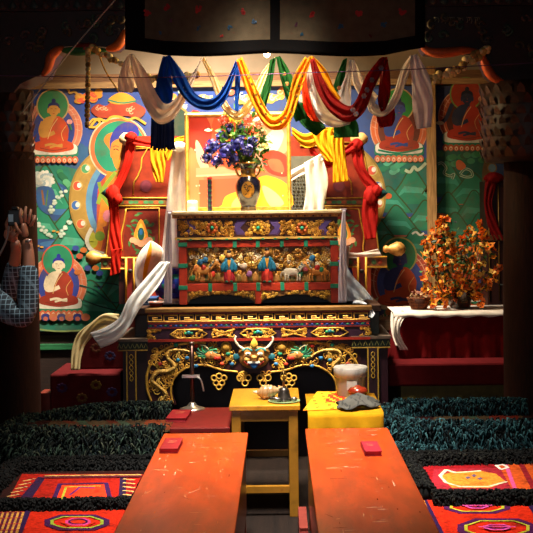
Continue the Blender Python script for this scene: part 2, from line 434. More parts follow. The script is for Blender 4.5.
        # petals under the seat
        for i in range(9):
            a = -22 + i * 5.5
            E(a, 11, 3.1, 3.6, petal, 14); E(a, 11.6, 1.7, 2.2, 'ecc4a0', 10); E(a, 12, .8, 1.2, petal, 8)
def finish(p, label):
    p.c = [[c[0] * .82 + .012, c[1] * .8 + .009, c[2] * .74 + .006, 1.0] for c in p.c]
    return tag(p.build('mural_painting', M['mural']), label, 'mural')
# left mural
p = Paint(); p.poly([(-5, 85), (262, 85), (262, 331), (-5, 331)], '2c4c9c')
for i in range(9):
    p.ell(40 + i * 25, 150 + (i * 37) % 30, 26, 18, '2a5a86', 16)
p.poly([(-5, 168), (60, 165), (110, 178), (262, 178), (262, 331), (-5, 331)], '1d7a66')
for (x, y, a, b) in ((60, 212, 30, 9), (55, 245, 26, 8), (100, 315, 60, 9), (45, 190, 22, 9), (120, 290, 26, 6)):
    p.ell(x, y, a, b, '27508c', 20); p.ell(x + 3, y - 1, a * .7, b * .45, '3c72a8', 18)
for a in ((45, 165, 26, 44), (95, 178, 44, 50), (40, 205, 24, 34), (75, 215, 34, 44), (98, 222, 34, 60), (132, 240, 44, 70), (90, 280, 40, 45), (150, 250, 40, 70)):
    p.mountain(*a)
for i in range(46):   # white blossoming tree
    a = i * 2.4; r = 10.5 * math.sqrt(i / 46); p.ell(43 + r * math.cos(a) * 1.05, 180 + r * math.sin(a) * .85, 2.1, 1.7, ['f0ece0', 'c8d4d0', 'dcdcd0', 'a8bcc0'][i % 4], 10)
p.poly([(37, 188), (52, 188), (56, 204), (50, 215), (38, 206)], '2b5a94', 20); p.line([(42, 190), (44, 205)], 2, '8a5a3c'); p.line([(48, 190), (46, 206)], 1.5, '4a7a4a')
for i in range(16): p.ell(60 + (i * 5) % 16, 172 + (i * 7) % 22, 3.4, 3, ['2f8a5a', '1a6a48', '57a878'][i % 3], 12)
for q in ([(66, 190), (60, 196), (56, 200), (52, 208), (50, 212)], [(34, 218), (40, 226), (46, 232), (50, 236)], [(78, 218), (70, 222), (64, 230), (60, 236)]):
    for i, v in enumerate(catmull([(a, b, 0) for a, b in q], 15)):
        ox, oy = 1.6 * math.sin(i * 2.4), 1.2 * math.cos(i * 1.7); p.ell(v.x + ox, v.y + oy, 2.1, 1.7, ['a8c8b4', 'c8d8c8'][i % 2], 10); p.ell(v.x + ox + .3, v.y + oy - .2, 1.1, .8, 'dde4d6', 8)
for x, y in ((38, 246), (42, 247), (54, 231), (58, 232)): p.ell(x, y, 2, 1, 'd8a040', 8)
# clouds top
for x, y, r in ((86, 97, 9), (94, 95, 8), (80, 100, 6)): p.cloud(x, y, r, 'd8902c', 'e8503c', 6, int(x))
p.line([(62, 87), (68, 89), (70, 93), (75, 92), (80, 98)], 2.2, 'dca040')
p.poly([(91, 110), (98, 104), (106, 106), (114, 100), (126, 99), (138, 104), (146, 110), (140, 118), (126, 116), (112, 118), (98, 117)], 'a83a22', 40)
p.poly([(108, 100), (118, 93), (128, 94), (136, 101), (126, 104), (114, 104)], 'd8962a', 24); p.line([(108, 100), (122, 103), (136, 101)], 1.6, '2a8060')
p.cloud(103, 109, 6, 'b8452a', 'e8a078', 5, 3); p.cloud(130, 110, 6, 'b03c24', 'e8a078', 5, 4)
# the big figure: gold ring, blue ring, green halo
for cx, cy in ((118, 200),):
    p.ell(cx + 2, cy, 51, 56, '9c7c38', 60); p.ell(cx + 2, cy, 49, 54, 'b08a40', 60); p.ell(cx + 6, cy + 2, 38, 47, '5a92b8', 50); p.ell(cx + 8, cy + 2, 34, 43, '2c49a0', 50)
    for i, (a, c) in enumerate(((2.45, '4aa06a'), (2.85, 'd8503a'), (3.25, '3a6ab0'), (3.65, 'd8603a'), (2.05, '4aa06a'), (4.0, '4a7ab8'))):
        x, y = cx + 2 + 44 * math.cos(a), cy - 49 * math.sin(a) * (1 if a < 3.14 else 1)
        p.ell(x, y, 5.2, 5.2, 'c8a860', 18); p.ell(x - .5, y, 4, 4.4, c, 16); p.ell(x + 1.6, y - .6, 2.2, 2.6, 'f0e8d8', 12)
p.ell(119, 148, 30, 31, 'e8c09a', 50); p.ell(119, 148, 28.5, 29.5, 'd86a3c', 50); p.ell(120, 148, 25.5, 27, '158a68', 50)
p.line([(91, 126), (98, 119), (106, 121), (112, 117), (120, 117), (128, 120), (136, 118), (146, 124)], 2.4, 'dca838')
p.line([(89, 124), (94, 119), (100, 122), (96, 127), (89, 127)], 2, 'e0ac3c')
p.poly([(98, 190), (104, 178), (112, 172), (128, 170), (150, 180), (150, 258), (100, 258), (97, 230)], 'b8482a', 30)
for a, c, w in (([(112, 172), (106, 200), (102, 225), (96, 252)], 'e07e1c', 9), ([(116, 172), (104, 188), (98, 204)], '8aa02c', 4), ([(99, 182), (103, 196), (112, 208)], '7a942a', 3.5), ([(90, 234), (94, 242), (90, 246)], 'c0c030', 8), ([(106, 226), (110, 240), (106, 250)], '9a3a2a', 7)):
    p.line(a, w, c)
p.line([(92, 228), (87, 240), (92, 250), (104, 254)], 4, 'e8e0cc'); p.ell(100, 236, 5, 5, '7a9a30', 14); p.ell(108, 216, 5, 6, 'd87a88', 14)
p.poly([(104, 141), (110, 150), (114, 164), (118, 170), (128, 170), (134, 160), (134, 138), (120, 132), (108, 134)], 'd8802a', 30)
p.poly([(110.5, 150), (112, 143), (118, 139), (128, 138), (138, 138), (138, 127), (128, 122), (117, 127), (110.5, 138)], '232f96', 26)
p.line([(113.5, 150), (116, 149), (119, 150.5)], .9, '3a1a10'); p.line([(122, 150), (125, 149), (128, 150)], .9, '3a1a10'); p.line([(113, 147), (116, 146), (119, 147)], .6, '5a2a10'); p.line([(124, 148), (122, 155), (125, 156)], .7, 'a85a1c'); p.line([(121, 161), (125, 162), (128, 161)], 1, 'b02a1c')
p.ell(112, 153, 1.8, 5, 'd8802a', 12)
for x, y, r, c1, c2 in ((166, 96, 8, 'd8903c', 'e8c89a'), (186, 92, 7, '3a8a6a', 'c8e0c0'), (204, 98, 8, 'e0b060', 'f0e0b8'), (222, 92, 8, 'd86a4c', 'f0c8a8'), (243, 98, 9, 'e8c84c', 'f4e8b0'), (180, 106, 7, 'e0a8a0', 'f0e0d0'), (255, 90, 7, '3a8a5a', 'e0e8c0')): p.cloud(x, y, r, c1, c2, 6, int(x))
p.ell(176, 130, 18, 24, '9c7c38', 40); p.ell(176, 130, 16, 22, '1f3a2c', 40)
p.buddha(54, 149, sc=.98)
p.buddha(59, 303, halo='1c8a62', hrim='d84a34', aur='e07850', inner='2b3f9c', skin='ecd8b8', robe='9a2c18', robe2='a0301a', hair='1a2a9a', sc=.96)
p.ell(70, 122, 3, 2.6, 'e89a9a', 10); p.line([(70, 124), (72, 130)], 1.2, '2f8a4a')
for i in range(7):
    x = 38 + i * 8
    p.ell(x, 317, 4.6, 3.8, '2b3a8c' if i % 2 else 'd87a50', 14); p.ell(x, 318.5, 2.4, 2.2, 'd8705a', 10)
for x, y in ((76, 248), (80, 256), (84, 250), (88, 268), (78, 272), (96, 268), (92, 262), (100, 273)): p.ell(x, y, 3.5, 2.8, ['d8742c', '2f4aa0', 'c85a3c'][int(x) % 3], 12)
p.line([(32, 328), (60, 331), (100, 329), (150, 327)], 1.5, '8aa060')
for q in ([(80, 285), (95, 290), (112, 302), (130, 300)], [(84, 300), (100, 306), (125, 312)], [(95, 282), (115, 284), (132, 290)]): p.line(q, 1.4, '124a48')
finish(p, 'colourful left wall mural with two seated robed figures and a big haloed head')
# right murals
p = Paint(); p.poly([(262, 86), (431, 86), (431, 318), (262, 318)], '35508e')
p.poly([(330, 160), (431, 158), (431, 318), (330, 318)], '1c6a5e')
for y in (214, 232, 248, 196): p.line([(372, y), (400, y + 2), (431, y + 1)], 5, '2c4a86'); p.line([(372, y + 3), (400, y + 4), (431, y + 3)], 1.3, 'c86a3c')
for a in ((412, 168, 26, 36), (388, 186, 24, 26), (425, 200, 24, 30), (396, 205, 26, 30), (378, 218, 20, 24), (415, 228, 26, 30), (388, 234, 28, 30)): p.mountain(*a, c1='1f7a5c', c3='3c9a80')
for i in range(14): p.ell(382 + (i * 7) % 24, 160 + (i * 5) % 13, 4, 3, ['3f9a78', '257a5a', '57b090'][i % 3], 12)
p.line([(405, 170), (410, 172), (414, 167), (418, 170), (426, 163)], 3, 'b8c8a8'); p.line([(412, 234), (416, 232), (420, 235), (424, 233)], 2, 'e0dcc8')
p.ell(388, 196, 4, 3, 'd8602c', 12); p.ell(383, 200, 3, 2.4, 'd84a2c', 12)
p.ell(334, 196, 52, 56, '9c7c38', 60); p.ell(334, 196, 50, 54, 'b88e3c', 60); p.ell(330, 198, 38, 47, '5f8098', 50); p.ell(328, 198, 34, 43, '2c49a0', 50)
for i, (a, c) in enumerate(((.95, '4aa06a'), (.55, 'd8503a'), (.2, '3a6ab0'), (-.15, 'd8603a'))):
    x, y = 334 + 45 * math.cos(a), 196 - 49 * math.sin(a)
    p.ell(x, y, 5.4, 5.4, 'd0b068', 18); p.ell(x - .5, y, 4.2, 4.5, c, 16); p.ell(x + 1.4, y - .8, 2.2, 2.6, 'f0e8d8', 12)
for x, y, r, c1, c2 in ((272, 98, 8, 'e8b84c', 'f4e8b0'), (288, 92, 8, 'd8803c', 'f0d0a0'), (306, 98, 7, 'e0c0a0', 'f4e8d8'), (322, 92, 8, 'c85a3c', 'f0b898'), (340, 97, 7, '3a7a5a', 'c8d8b0')): p.cloud(x, y, r, c1, c2, 6, int(x))
p.buddha(399, 148, halo='2f8a3a', aur='d8693a', inner='6a3020', skin='2f4488', robe='a83218', robe2='a8381c', sc=.98, petal='d8704a')
p.line([(378, 150), (399, 153), (424, 148)], 1.8, '1f8060')
p.buddha(400, 303, halo='157a4a', hrim='a89a50', aur='b84a38', inner='3a4a90', skin='28306a', robe='c2481c', robe2='bc4418', sc=1.08, base='d8c090', petal='2f7a4a')
for i in range(8): p.ell(362 + i * 9, 312, 4, 3.4, ['2b3a78', 'c8742c'][i % 2], 12)
finish(p, 'mural right of the portrait, robed figure over green mountains, left of the post')
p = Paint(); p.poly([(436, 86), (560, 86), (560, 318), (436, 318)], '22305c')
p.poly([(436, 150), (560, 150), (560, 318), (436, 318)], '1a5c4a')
for y in (200, 216, 232, 250): p.line([(436, y), (465, y + 1), (520, y)], 6, '2c4078'); p.line([(436, y + 4), (465, y + 4), (520, y + 4)], 1.3, 'b05a34')
for a in ((446, 160, 24, 34), (472, 172, 30, 32), (448, 192, 22, 30), (474, 190, 24, 34), (455, 212, 26, 32), (480, 212, 24, 32), (444, 232, 26, 30), (476, 240, 26, 30)): p.mountain(*a, c1='1f7050', c3='348a6c')
for i in range(18): p.ell(440 + (i * 7) % 46, 154 + (i * 5) % 12, 4, 3, ['2f7a4a', '1d5c3c', '3f8a60'][i % 3], 12)
for q in ([(438, 164), (442, 163), (446, 168), (444, 173), (450, 176), (454, 174), (452, 179)], [(460, 174), (465, 169), (471, 171), (472, 176), (466, 177), (460, 175)]): p.line(q, 2.6, 'a8b898'); p.line(q, 1, '3a6a4a')
p.poly([(456, 162), (460, 160), (466, 166), (462, 170), (457, 169)], 'c8602c', 12)
p.ell(438, 218, 12, 5, 'b8502c', 20)
p.ell(532, 178, 50, 56, '6a4a28', 60); p.ell(532, 178, 40, 48, '2c4478', 50)
for x, y, c in ((492, 168, '6a8aa0'), (489, 148, 'b85a3c'), (487, 190, '9a5a3c')): p.ell(x, y, 5, 5, '8a6a3a', 18); p.ell(x, y, 3.8, 4, c, 14)
p.buddha(467, 137, halo='a83418', hrim='7a9a4a', aur='b8502c', inner='5a2418', skin='26304e', robe='b8341a', robe2='b03018', sc=.98, petal='b0481c', hair='141830')
p.line([(452, 104), (446, 118), (440, 124)], 4, '26304e'); p.ell(440, 123, 4, 2, 'd8c8a0', 10); p.ell(481, 99, 3, 3, 'd8a078', 10)
p.buddha(462, 296, halo='1d6a4a', hrim='9a8a50', aur='a84a30', inner='2c3a78', skin='9a7a50', robe='a83c1c', sc=.95)
for x, y in ((508, 100), (510, 108), (505, 112)): p.ell(x, y, 2, 2, 'b8a060', 10)
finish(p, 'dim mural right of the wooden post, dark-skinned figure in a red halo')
# ------------------------------------------------------------------ cloth helpers
def band(mb, A, Bp, D, col, amp=.02, folds=3, nu=26, nv=15, dcurve=None, ph=0.0, curl=.0):
    """cloth between two picture-plane polylines A (one edge) and Bp (other edge); D is a number or a list along the length"""
    a = catmull([(x, y, 0) for x, y in A], nu); b = catmull([(x, y, 0) for x, y in Bp], nu)
    Ds = [D] * nu if not isinstance(D, (list, tuple)) else [q.x for q in catmull([(d, 0, 0) for d in D], nu)]
    rows = []
    for i in range(nu):
        w = min(1.0, (a[i] - b[i]).length / 9)
        r = []
        for k in range(nv):
            v = k / (nv - 1); q = a[i].lerp(b[i], v)
            off = amp * .4 * w * math.sin(2 * PI * folds * (v + .12 * math.sin(i * .21 + ph)) * .7 + ph + 1.6 * math.sin(i * .13 + ph)) + amp * .14 * w * math.sin(2 * PI * folds * 1.9 * v + 1 + i * .16 + 2 * math.sin(i * .09)) + curl * math.sin(PI * v)
            r.append(P(q.x, q.y, Ds[i] + off))
        rows.append(r)
    return mb.grid(rows, col)
def scroll(mb, cx, cy, r, D, col, tr=.007, a0=0, turns=1.4, sgn=1, n=14, dz=0):
    pts = []
    for i in range(n):
        t = i / (n - 1); a = a0 + sgn * turns * 2 * PI * t; rr = r * (1 - .82 * t)
        q = P(cx + rr * math.cos(a), cy + rr * math.sin(a), D); q.y -= dz + .006 * t
        pts.append(q)
    mb.tube(pts, [tr * (1 - .25 * i / n) for i in range(n)], col, 5)
def loop(mb, pts, D, tr, col, n=40, closed=False, k=5):
    mb.tube(catmull([P(x, y, D) for x, y in pts], n, closed), tr, col, k, closed)
GOLD = ['c9962e', 'b9842a', 'd8a83c', 'a8741f']
# ------------------------------------------------------------------ throne behind the altar
th = thing('ceremonial_throne', 'wide red and gold painted throne with tall back behind the portrait', 'throne', P(248, 300, 8.3) * 1.0)
WLOC[th.name] = Vector((WLOC[th.name].x, 8.3, 0)); th.location = WLOC[th.name]
s = MB(); s.pbox(128, 371, 302, 330, 7.98, 8.62, '5a1810'); s.v = [(x, y, (0 if z < 1.0 and z < P(200, 320, 7.98).z else z)) for x, y, z in s.v]
s.build('seat_box', M['paint'], th, bevel=.006)
D = 8.5
back = [(124, 139), (128, 136), (250, 136), (357, 136), (361, 139), (367, 165), (374, 197), (380, 262), (371, 267), (371, 310), (128, 310), (128, 267), (103, 262), (113, 197), (119, 165)]
s = MB('7c260c'); s.prism(back, D, D + .06); bp_ = s.build('back_panel', M['paint'], th)
s = MB('c9952c')
for sx in (0, 1):
    X = (lambda x: x) if not sx else (lambda x: 484 - x)
    X2 = (lambda x: x) if not sx else (lambda x: 485 - x)
    for pts in ([(124, 139), (119, 165), (113, 197), (105, 262)], [(136, 147), (148, 147), (142, 158), (141, 168), (138, 176), (134, 182), (133, 195)],
                [(116, 198), (168, 198)], [(116, 206), (168, 206)], [(126, 209), (124, 222), (121, 236), (122, 250), (119, 258), (168, 258)], [(126, 209), (159, 208), (159, 258)], [(136, 149), (165, 147)], [(129, 143), (170, 141)]):
        s.tube([P(X2(x), y, D - .004) for x, y in (catmull([(a, b, 0) for a, b in pts], 14) and [(q.x, q.y) for q in catmull([(a, b, 0) for a, b in pts], 16)])] if len(pts) > 3 and pts[0][1] != pts[1][1] else [P(X2(x), y, D - .004) for x, y in pts], .0065, n=5)
s.tube([P(x, y, D - .004) for x, y in ((326, 197), (326, 140))], .006, n=5)
s.tube([P(x, y, D - .004) for x, y in ((300, 146), (352, 146))], .006, n=5)
s.build('gold_edging', M['gilt'], bp_)
s = Paint(); s.D = D - .003   # painted floral decoration lying on the red panels
for sx in (0, 1):
    f = (lambda x: x) if not sx else (lambda x: 485 - x)
    Q = lambda pts, c, n=0: s.poly([(f(a), b) for a, b in pts], c, n)
    Q([(118, 200), (166, 200), (166, 204.5), (117, 204.5)], '6a4a20')
    for i in range(9): s.ell(f(121 + i * 5), 202.2, 2.6, 1.7, ['3a6a3a', '9a4a24', '3f7a48'][i % 3], 12)
    Q([(128, 211), (157, 211), (157, 256), (124, 256), (124, 236)], '6a1e0c')
    rn = random.Random(4)
    for i in range(46):
        a, r = rn.random() * 6.3, 5 + 9 * rn.random()
        cx, cy = 141 + r * math.cos(a), 233 + r * 1.45 * math.sin(a); b = rn.random() * 3
        Q([(cx - 3 * math.cos(b), cy - 3 * math.sin(b)), (cx + 1.2 * math.sin(b), cy - 1.2 * math.cos(b)), (cx + 3 * math.cos(b), cy + 3 * math.sin(b)), (cx - 1.2 * math.sin(b), cy + 1.2 * math.cos(b))], ['3f6a34', '4f7a3c', '2f5a34'][i % 3], 10)
    Q([(141, 219), (146, 228), (148, 238), (141, 243), (134, 238), (136, 228)], 'e8902c', 20); Q([(141, 223), (144.5, 231), (145, 237), (141, 240), (137, 237), (138, 230)], 'e8c04a', 20)
    s.ell(f(141), 234, 3.4, 6.5, '1f5a4a', 16); s.ell(f(141), 232, 1.8, 3, '2c6a9a', 12)
    for dx in (-8, -4, 0, 4, 8): s.ell(f(141 + dx), 244 - abs(dx) * .5, 3.6, 3, 'd89a70', 14)
    s.ell(f(146), 186, 6, 6, '6a2c34', 24); s.ell(f(146), 186, 4.6, 4.6, '7a3440', 20)
Q = s.poly
s.build('painted_flowers', M['paint'], bp_)
for (x, y, c, c2) in ((126, 139, 'd8b888', 'a82414'), (361, 139, 'c89858', 'a82414')):
    s = MB(c); p0 = P(x, y, D - .03); sg = -1 if x < 250 else 1
    s.lathe(p0, [(.02, -.08 * sg), (.045, -.03 * sg), (.05, 0), (.048, .02 * sg), (.02, .05 * sg), (.0, .055 * sg)] if sg > 0 else [(.02, .08), (.045, .03), (.05, 0), (.048, -.02), (.02, -.05), (.0, -.055)], 16, axis='X')
    s.build('top_finial', M['paint'], th)
for x, y in ((110, 193), (379, 193)):
    s = MB('1f4a48'); p0 = P(x, y, D - .03); sg = -1 if x < 250 else 1
    s.lathe(p0, [(.03, -.06 * sg), (.05, -.02 * sg), (.045, .02 * sg), (.0, .07 * sg)], 14, axis='X')
    s.build('side_finial', M['paint'], th)
# arms: rail, post, knob
for sg, kx, ky, x0, x1, yt, yb, px0, px1 in ((-1, 94, 258, 101, 140, 258, 269, 126, 134), (1, 397, 249, 346, 387, 257, 267, 358, 366)):
    s = MB('7a4a2a'); s.pbox(x0, x1, yt, yb, 8.05, 8.2)
    s.tube([P(x0, yt, 8.045), P(x1, yt, 8.045)], .007, 'c9952c', 5); s.tube([P(x0, yb, 8.045), P(x1, yb, 8.045)], .007, 'c9952c', 5)
    for i in range(6): s.relief([(x0 + 4 + i * 6 + 2.6 * math.cos(a * PI / 4), (yt + yb) / 2 + 2.8 * math.sin(a * PI / 4)) for a in range(8)], 8.05, .006, ['4a6a3c', '9a3a20'][i % 2])
    s.build('arm_rail', M['paint'], th)
    s = MB('b8843c'); p0 = P(kx, ky, 8.12)
    pr = [(.018, .1), (.03, .08), (.022, .065), (.035, .045), (.055, 0), (.05, -.03), (.028, -.055), (.0, -.065)]
    s.lathe(p0, [(r, z if sg < 0 else -z) for r, z in pr], 18, axis='X'); s.build('arm_knob', M['gilt'], th)
    s = MB('7c1f12'); s.pbox(px0, px1, yt, 304, 7.99, 8.05)
    for xx in (px0, px1): s.tube([P(xx, yt, 7.985), P(xx, 303, 7.985)], .008, 'd0982c', 5)
    m0 = P((px0 + px1) / 2, 271, 7.98); s.ball(m0, (.02, .01, .015), '2a1a14')
    s.build('arm_post', M['paint'], th)
    s = MB('3a140e'); s.pbox(min(px0, x0 + 18), px1 + (10 if sg < 0 else 0), 268, 304, 8.06, 8.1); s.build('arm_panel', M['paint'], th)
# scarves tied on the throne back
def cloth_obj(name, mb, label, cat, m='silk', group=None, solid=.004):
    return tag(mb.build(name, M[m], solid=solid), label, cat, group)
s = MB('c8230f')
band(s, [(126, 140), (124, 160), (117, 178), (108, 192)], [(136, 138), (133, 158), (126, 178), (116, 196)], [8.38, 8.36, 8.37, 8.36], None, .018, 2)
band(s, [(106, 192), (110, 215), (109, 235), (111, 252)], [(118, 190), (119, 215), (121, 235), (122, 249)], 8.33, None, .02, 3)
band(s, [(111, 250), (111, 262), (110, 276)], [(122, 248), (121, 260), (120, 273)], 8.0, None, .014, 3)
s.knot(P(113, 194, 8.32), (.05, .03, .065)); s.knot(P(118, 199, 8.3), (.03, .03, .04)); s.knot(P(131, 137, 8.36), (.045, .045, .035))
band(s, [(130, 134), (150, 141), (178, 138)], [(130, 143), (150, 147), (178, 144)], 8.34, None, .012, 2)
cloth_obj('red_scarf', s, 'bright red scarf knotted down the left side of the throne back', 'scarf')
s = MB('b01a12')
band(s, [(309, 136), (316, 152), (326, 160), (340, 152), (352, 142)], [(308, 140), (312, 158), (328, 168), (344, 158), (360, 148)], 8.33, None, .015, 2)
band(s, [(350, 142), (354, 165), (362, 182), (370, 192)], [(362, 142), (364, 165), (374, 180), (384, 190)], [8.36, 8.34, 8.34, 8.34], None, .02, 2)
band(s, [(364, 192), (362, 215), (365, 240)], [(378, 196), (378, 215), (376, 238)], 8.32, None, .022, 3)
s.knot(P(371, 196, 8.32), (.05, .035, .07)); s.knot(P(377, 191, 8.3), (.035, .03, .04)); s.knot(P(357, 145, 8.36), (.045, .045, .045))
cloth_obj('red_scarf', s, 'dark red scarf swagged and knotted down the right side of the throne back', 'scarf')
s = MB('e8b414')
band(s, [(292, 127), (305, 134), (322, 128), (338, 128)], [(292, 134), (306, 148), (326, 140), (342, 136)], 8.31, None, .025, 3, nv=24)
band(s, [(312, 132), (318, 148), (327, 161)], [(332, 128), (336, 148), (339, 164)], 8.27, None, .03, 4, nv=30)
band(s, [(330, 136), (333, 160), (333, 183)], [(343, 134), (346, 160), (348, 181)], 8.24, None, .028, 4, nv=30)
cloth_obj('yellow_scarf', s, 'bright yellow scarf bunched over the right of the throne top', 'scarf')
s = MB('e0a818')
band(s, [(150, 147), (151, 165), (156, 182)], [(165, 143), (166, 160), (163, 183)], 8.28, None, .03, 4, nv=24)
band(s, [(163, 150), (172, 140), (184, 136)], [(168, 162), (176, 148), (184, 142)], 8.27, None, .02, 2)
cloth_obj('yellow_scarf', s, 'yellow scarf bunched below the blue fringe at the left of the throne', 'scarf')
# brocade cushions on the seat
def cushion(x0, x1, y0, y1, D0, D1, label, cols, seed):
    s = MB(); a, b = P(x0, y0, D0), P(x1, y1, D0); rn = random.Random(seed)
    cx, cz = (a.x + b.x) / 2, (a.z + b.z) / 2; L = (b.x - a.x) / 2; R = (a.z - b.z) / 2
    rows = []; n = 26; cc = [[rn.choice(cols) for _ in range(24)] for _ in range(24)]
    for i in range(n + 1):
        t = -1 + 2 * i / n; rr = R * (1 - abs(t) ** 6) ** .5 * (1 + .04 * math.sin(i * 2)) + .004
        rows.append([Vector((cx + L * t, (D0 + D1) / 2 + (D1 - D0) / 2 * rr / R * math.cos(q * PI / 12), cz + rr * math.sin(q * PI / 12))) for q in range(25)])
    s.grid(rows, lambda u, v: cc[int(u * 23)][int(v * 23)])
    return tag(s.build('bolster_cushion', M['brocade']), label, 'cushion')
BL = ['2038b0', '2a48c8', '1c2c8a', '1f8a7a', '6a4ab0', '2440b8']
cushion(151, 240, 266, 301, 8.0, 8.2, 'blue brocade bolster between the hanging scarf and the altar cabinet', BL, 3)
cushion(300, 355, 262, 299, 8.0, 8.2, 'dark blue brocade cushion at the right end of the throne seat', BL + ['101a4a'] * 3, 4)
# white and gold draped brocade cushion cover on the left arm
s = MB()
rows = []
L_ = catmull([(150, 241, 0), (139, 254, 0), (134, 272, 0), (138, 292, 0)], 24); R_ = catmull([(152, 241, 0), (163, 250, 0), (161, 264, 0), (150, 284, 0)], 24)
for i in range(24):
    rows.append([P(*(L_[i].lerp(R_[i], k / 17))[:2], 7.93 - .05 * math.sin(PI * k / 17) * math.sin(PI * min(1, i / 20 + .1)) + .003 * math.sin(k * 1.9 + i * .3)) for k in range(18)])
s.grid(rows, lambda u, v: 'f6f0e6' if v < .3 or v > .9 else ('e8a41c' if v < .52 else 'e8c0a0'))
cloth_obj('brocade_drape', s, 'white brocade cloth with gold stripe draped over the left throne arm', 'cloth')
s = MB('e8ddd0')
band(s, [(343, 251), (358, 253), (378, 249)], [(344, 258), (358, 258), (382, 256)], 8.02, None, .015, 2)
band(s, [(342, 246), (341, 258), (343, 272)], [(350, 246), (349, 258), (348, 270)], 7.98, None, .012, 2)
cloth_obj('white_scarf', s, 'short white scarf laid along the right throne arm', 'scarf')
# low board stand behind the right arm with written sheet
s = MB('6a6a5c'); s.pbox(291, 324, 156, 212, 8.2, 8.22, '5f5c4c')
o = thing('notice_board', 'grey sheet with faint rows of script hanging behind the white cloth', 'board', P(307, 212, 8.2))
s.build('sheet', M['cloth'], o)
s = MB('3a382e')
rn = random.Random(8)
for r_ in range(11):
    x = 292.5
    while x < 322:
        l = 1 + rn.random() * 2.6; s.tube([P(x, 172 + r_ * 3.6, 8.195), P(x + l, 172 + r_ * 3.6, 8.195)], .0028, n=4)
        if rn.random() < .6: s.tube([P(x + l * .5, 172 + r_ * 3.6, 8.195), P(x + l * .4, 174 + r_ * 3.6, 8.195)], .0026, n=4)
        x += l + .9
s.build('script_rows', M['paint'], o)

# ------------------------------------------------------------------ altar table (two-tier platform)
ZT = P(260, 307, 7.2).z                      # platform top
al = thing('altar_table', 'wide two-tier carved altar table with golden dragons and a guardian face', 'altar', (P(254, 400, 7.2).x, 7.6, 0))
D = 7.2
xl, xr = P(148, 320, D).x, P(370, 320, D).x
s = MB(); s.box(P(122, 307, D).x, P(382, 307, D).x, D + .05, 7.95, ZT - .045, ZT, '3a2416')
s.box(P(145, 307, D).x, P(372, 307, D).x, D - .02, D + .3, ZT - .03, ZT, '6b4a1c')
s.build('upper_top', M['paint'], al, bevel=.006)
zf = P(260, 339, D).z
s = MB(); s.box(xl, xr, D + .005, 7.9, zf, ZT - .03, '1c1420')
s.box(xl - .1, xl, D + .12, 7.9, zf, ZT - .05, '17120f'); s.box(xr, xr + .07, D + .12, 7.9, zf, ZT - .05, '3c443a')
ut = s.build('upper_tier', M['paint'], al, bevel=.004)
def zl(y, x=260): return P(x, y, D).z
def strip(s, ya, yb, col, x0=xl, x1=xr, d=.008):     # level moulding across the tier, heights read at its middle
    return s.box(x0, x1, D - d, D + .006, zl(yb), zl(ya), col)
def W(wx, y, dd=0):                                    # point on the tier front: wx 0..1 across, y picture height at middle
    return Vector((xl + (xr - xl) * wx, D - dd, zl(y)))
# painted course, key fret, lower painted course, cartouche band
s = MB(); strip(s, 308.2, 311.5, '1e2a5a'); rn = random.Random(2)
for i in range(44):
    a = W((i + .5) / 44, 309.8, .009); c = ['a82a1a', '1f7a4a', '243a8a', 'c8962c'][i % 4]
    s.ball(a, (.009, .003, .006), c, 8, 5)
strip(s, 311.5, 313, '6e1a12', d=.008); strip(s, 321.5, 323, '6e1a12', d=.008)
for i in range(44):
    a = W((i + .5) / 44, 324.6, .009); s.ball(a, (.009, .003, .006), ['1f7a4a', 'a82a1a', '243a8a'][i % 3], 8, 5)
strip(s, 323, 326.3, '27305c', d=.003); strip(s, 326.3, 327.6, '6e1a12', d=.009); strip(s, 338, 340.5, '84200f', d=.016)
s.build('painted_courses', M['paint'], ut)
s = MB('c8983a'); n = 14
for i in range(n):       # meander
    u0 = i / n; du = 1 / n; y0, y1 = 314.2, 320.4
    for pts in ([(0, y1), (0, y0), (.86, y0), (.86, 318.6), (.3, 318.6), (.3, 316.8), (.62, 316.8)], [(0, y1), (1.0, y1)]):
        s.tube([W(u0 + du * a, b, .004) for a, b in pts], .0052, n=4, smooth=False)
s.build('key_fret', M['gilt'], ut)
s = MB()
strip(s, 327.6, 338, '2a1024', d=.002)
def cart(u0, u1, s, seed):
    rn = random.Random(seed); y0, y1 = 328.6, 337.2; ym = 333
    d = .2 * (u1 - u0)
    out = [(u0, ym), (u0 + d, y0), (u1 - d, y0), (u1, ym), (u1 - d, y1), (u0 + d, y1)]
    s.tube([W(a, b, .008) for a, b in out], .006, 'd0a03a', 5, True)
    cx = (u0 + u1) / 2
    for i in range(34):
        u = u0 + (u1 - u0) * (.1 + .8 * rn.random()); y = ym + (rn.random() - .5) * 6.5
        c = rn.choice(GOLD); a = rn.random() * 6
        s.tube([W(u + .006 * math.cos(a + t * .9) * (1 - t * .1), y + 1.3 * math.sin(a + t * .9) * (1 - t * .1), .006 + .001 * t) for t in range(7)], .0042, c, 4)
    s.ball(W(cx, 331.8, .014), (.016, .01, .014), '1f7a88', 8, 5)
    for q in (-1, 1): s.ball(W(cx + q * .014, 332.4, .01), (.012, .01, .011), '1f8a4a' if q < 0 else '2a7a5a', 8, 5)
s2 = MB()
for (a, b) in ((.175, .30), (.42, .57), (.74, .875)): pass
carts = [(.10, .265), (.415, .575), (.735, .90)]
for i, (a, b) in enumerate(carts): cart(a, b, s2, i + 2)
rn = random.Random(9)
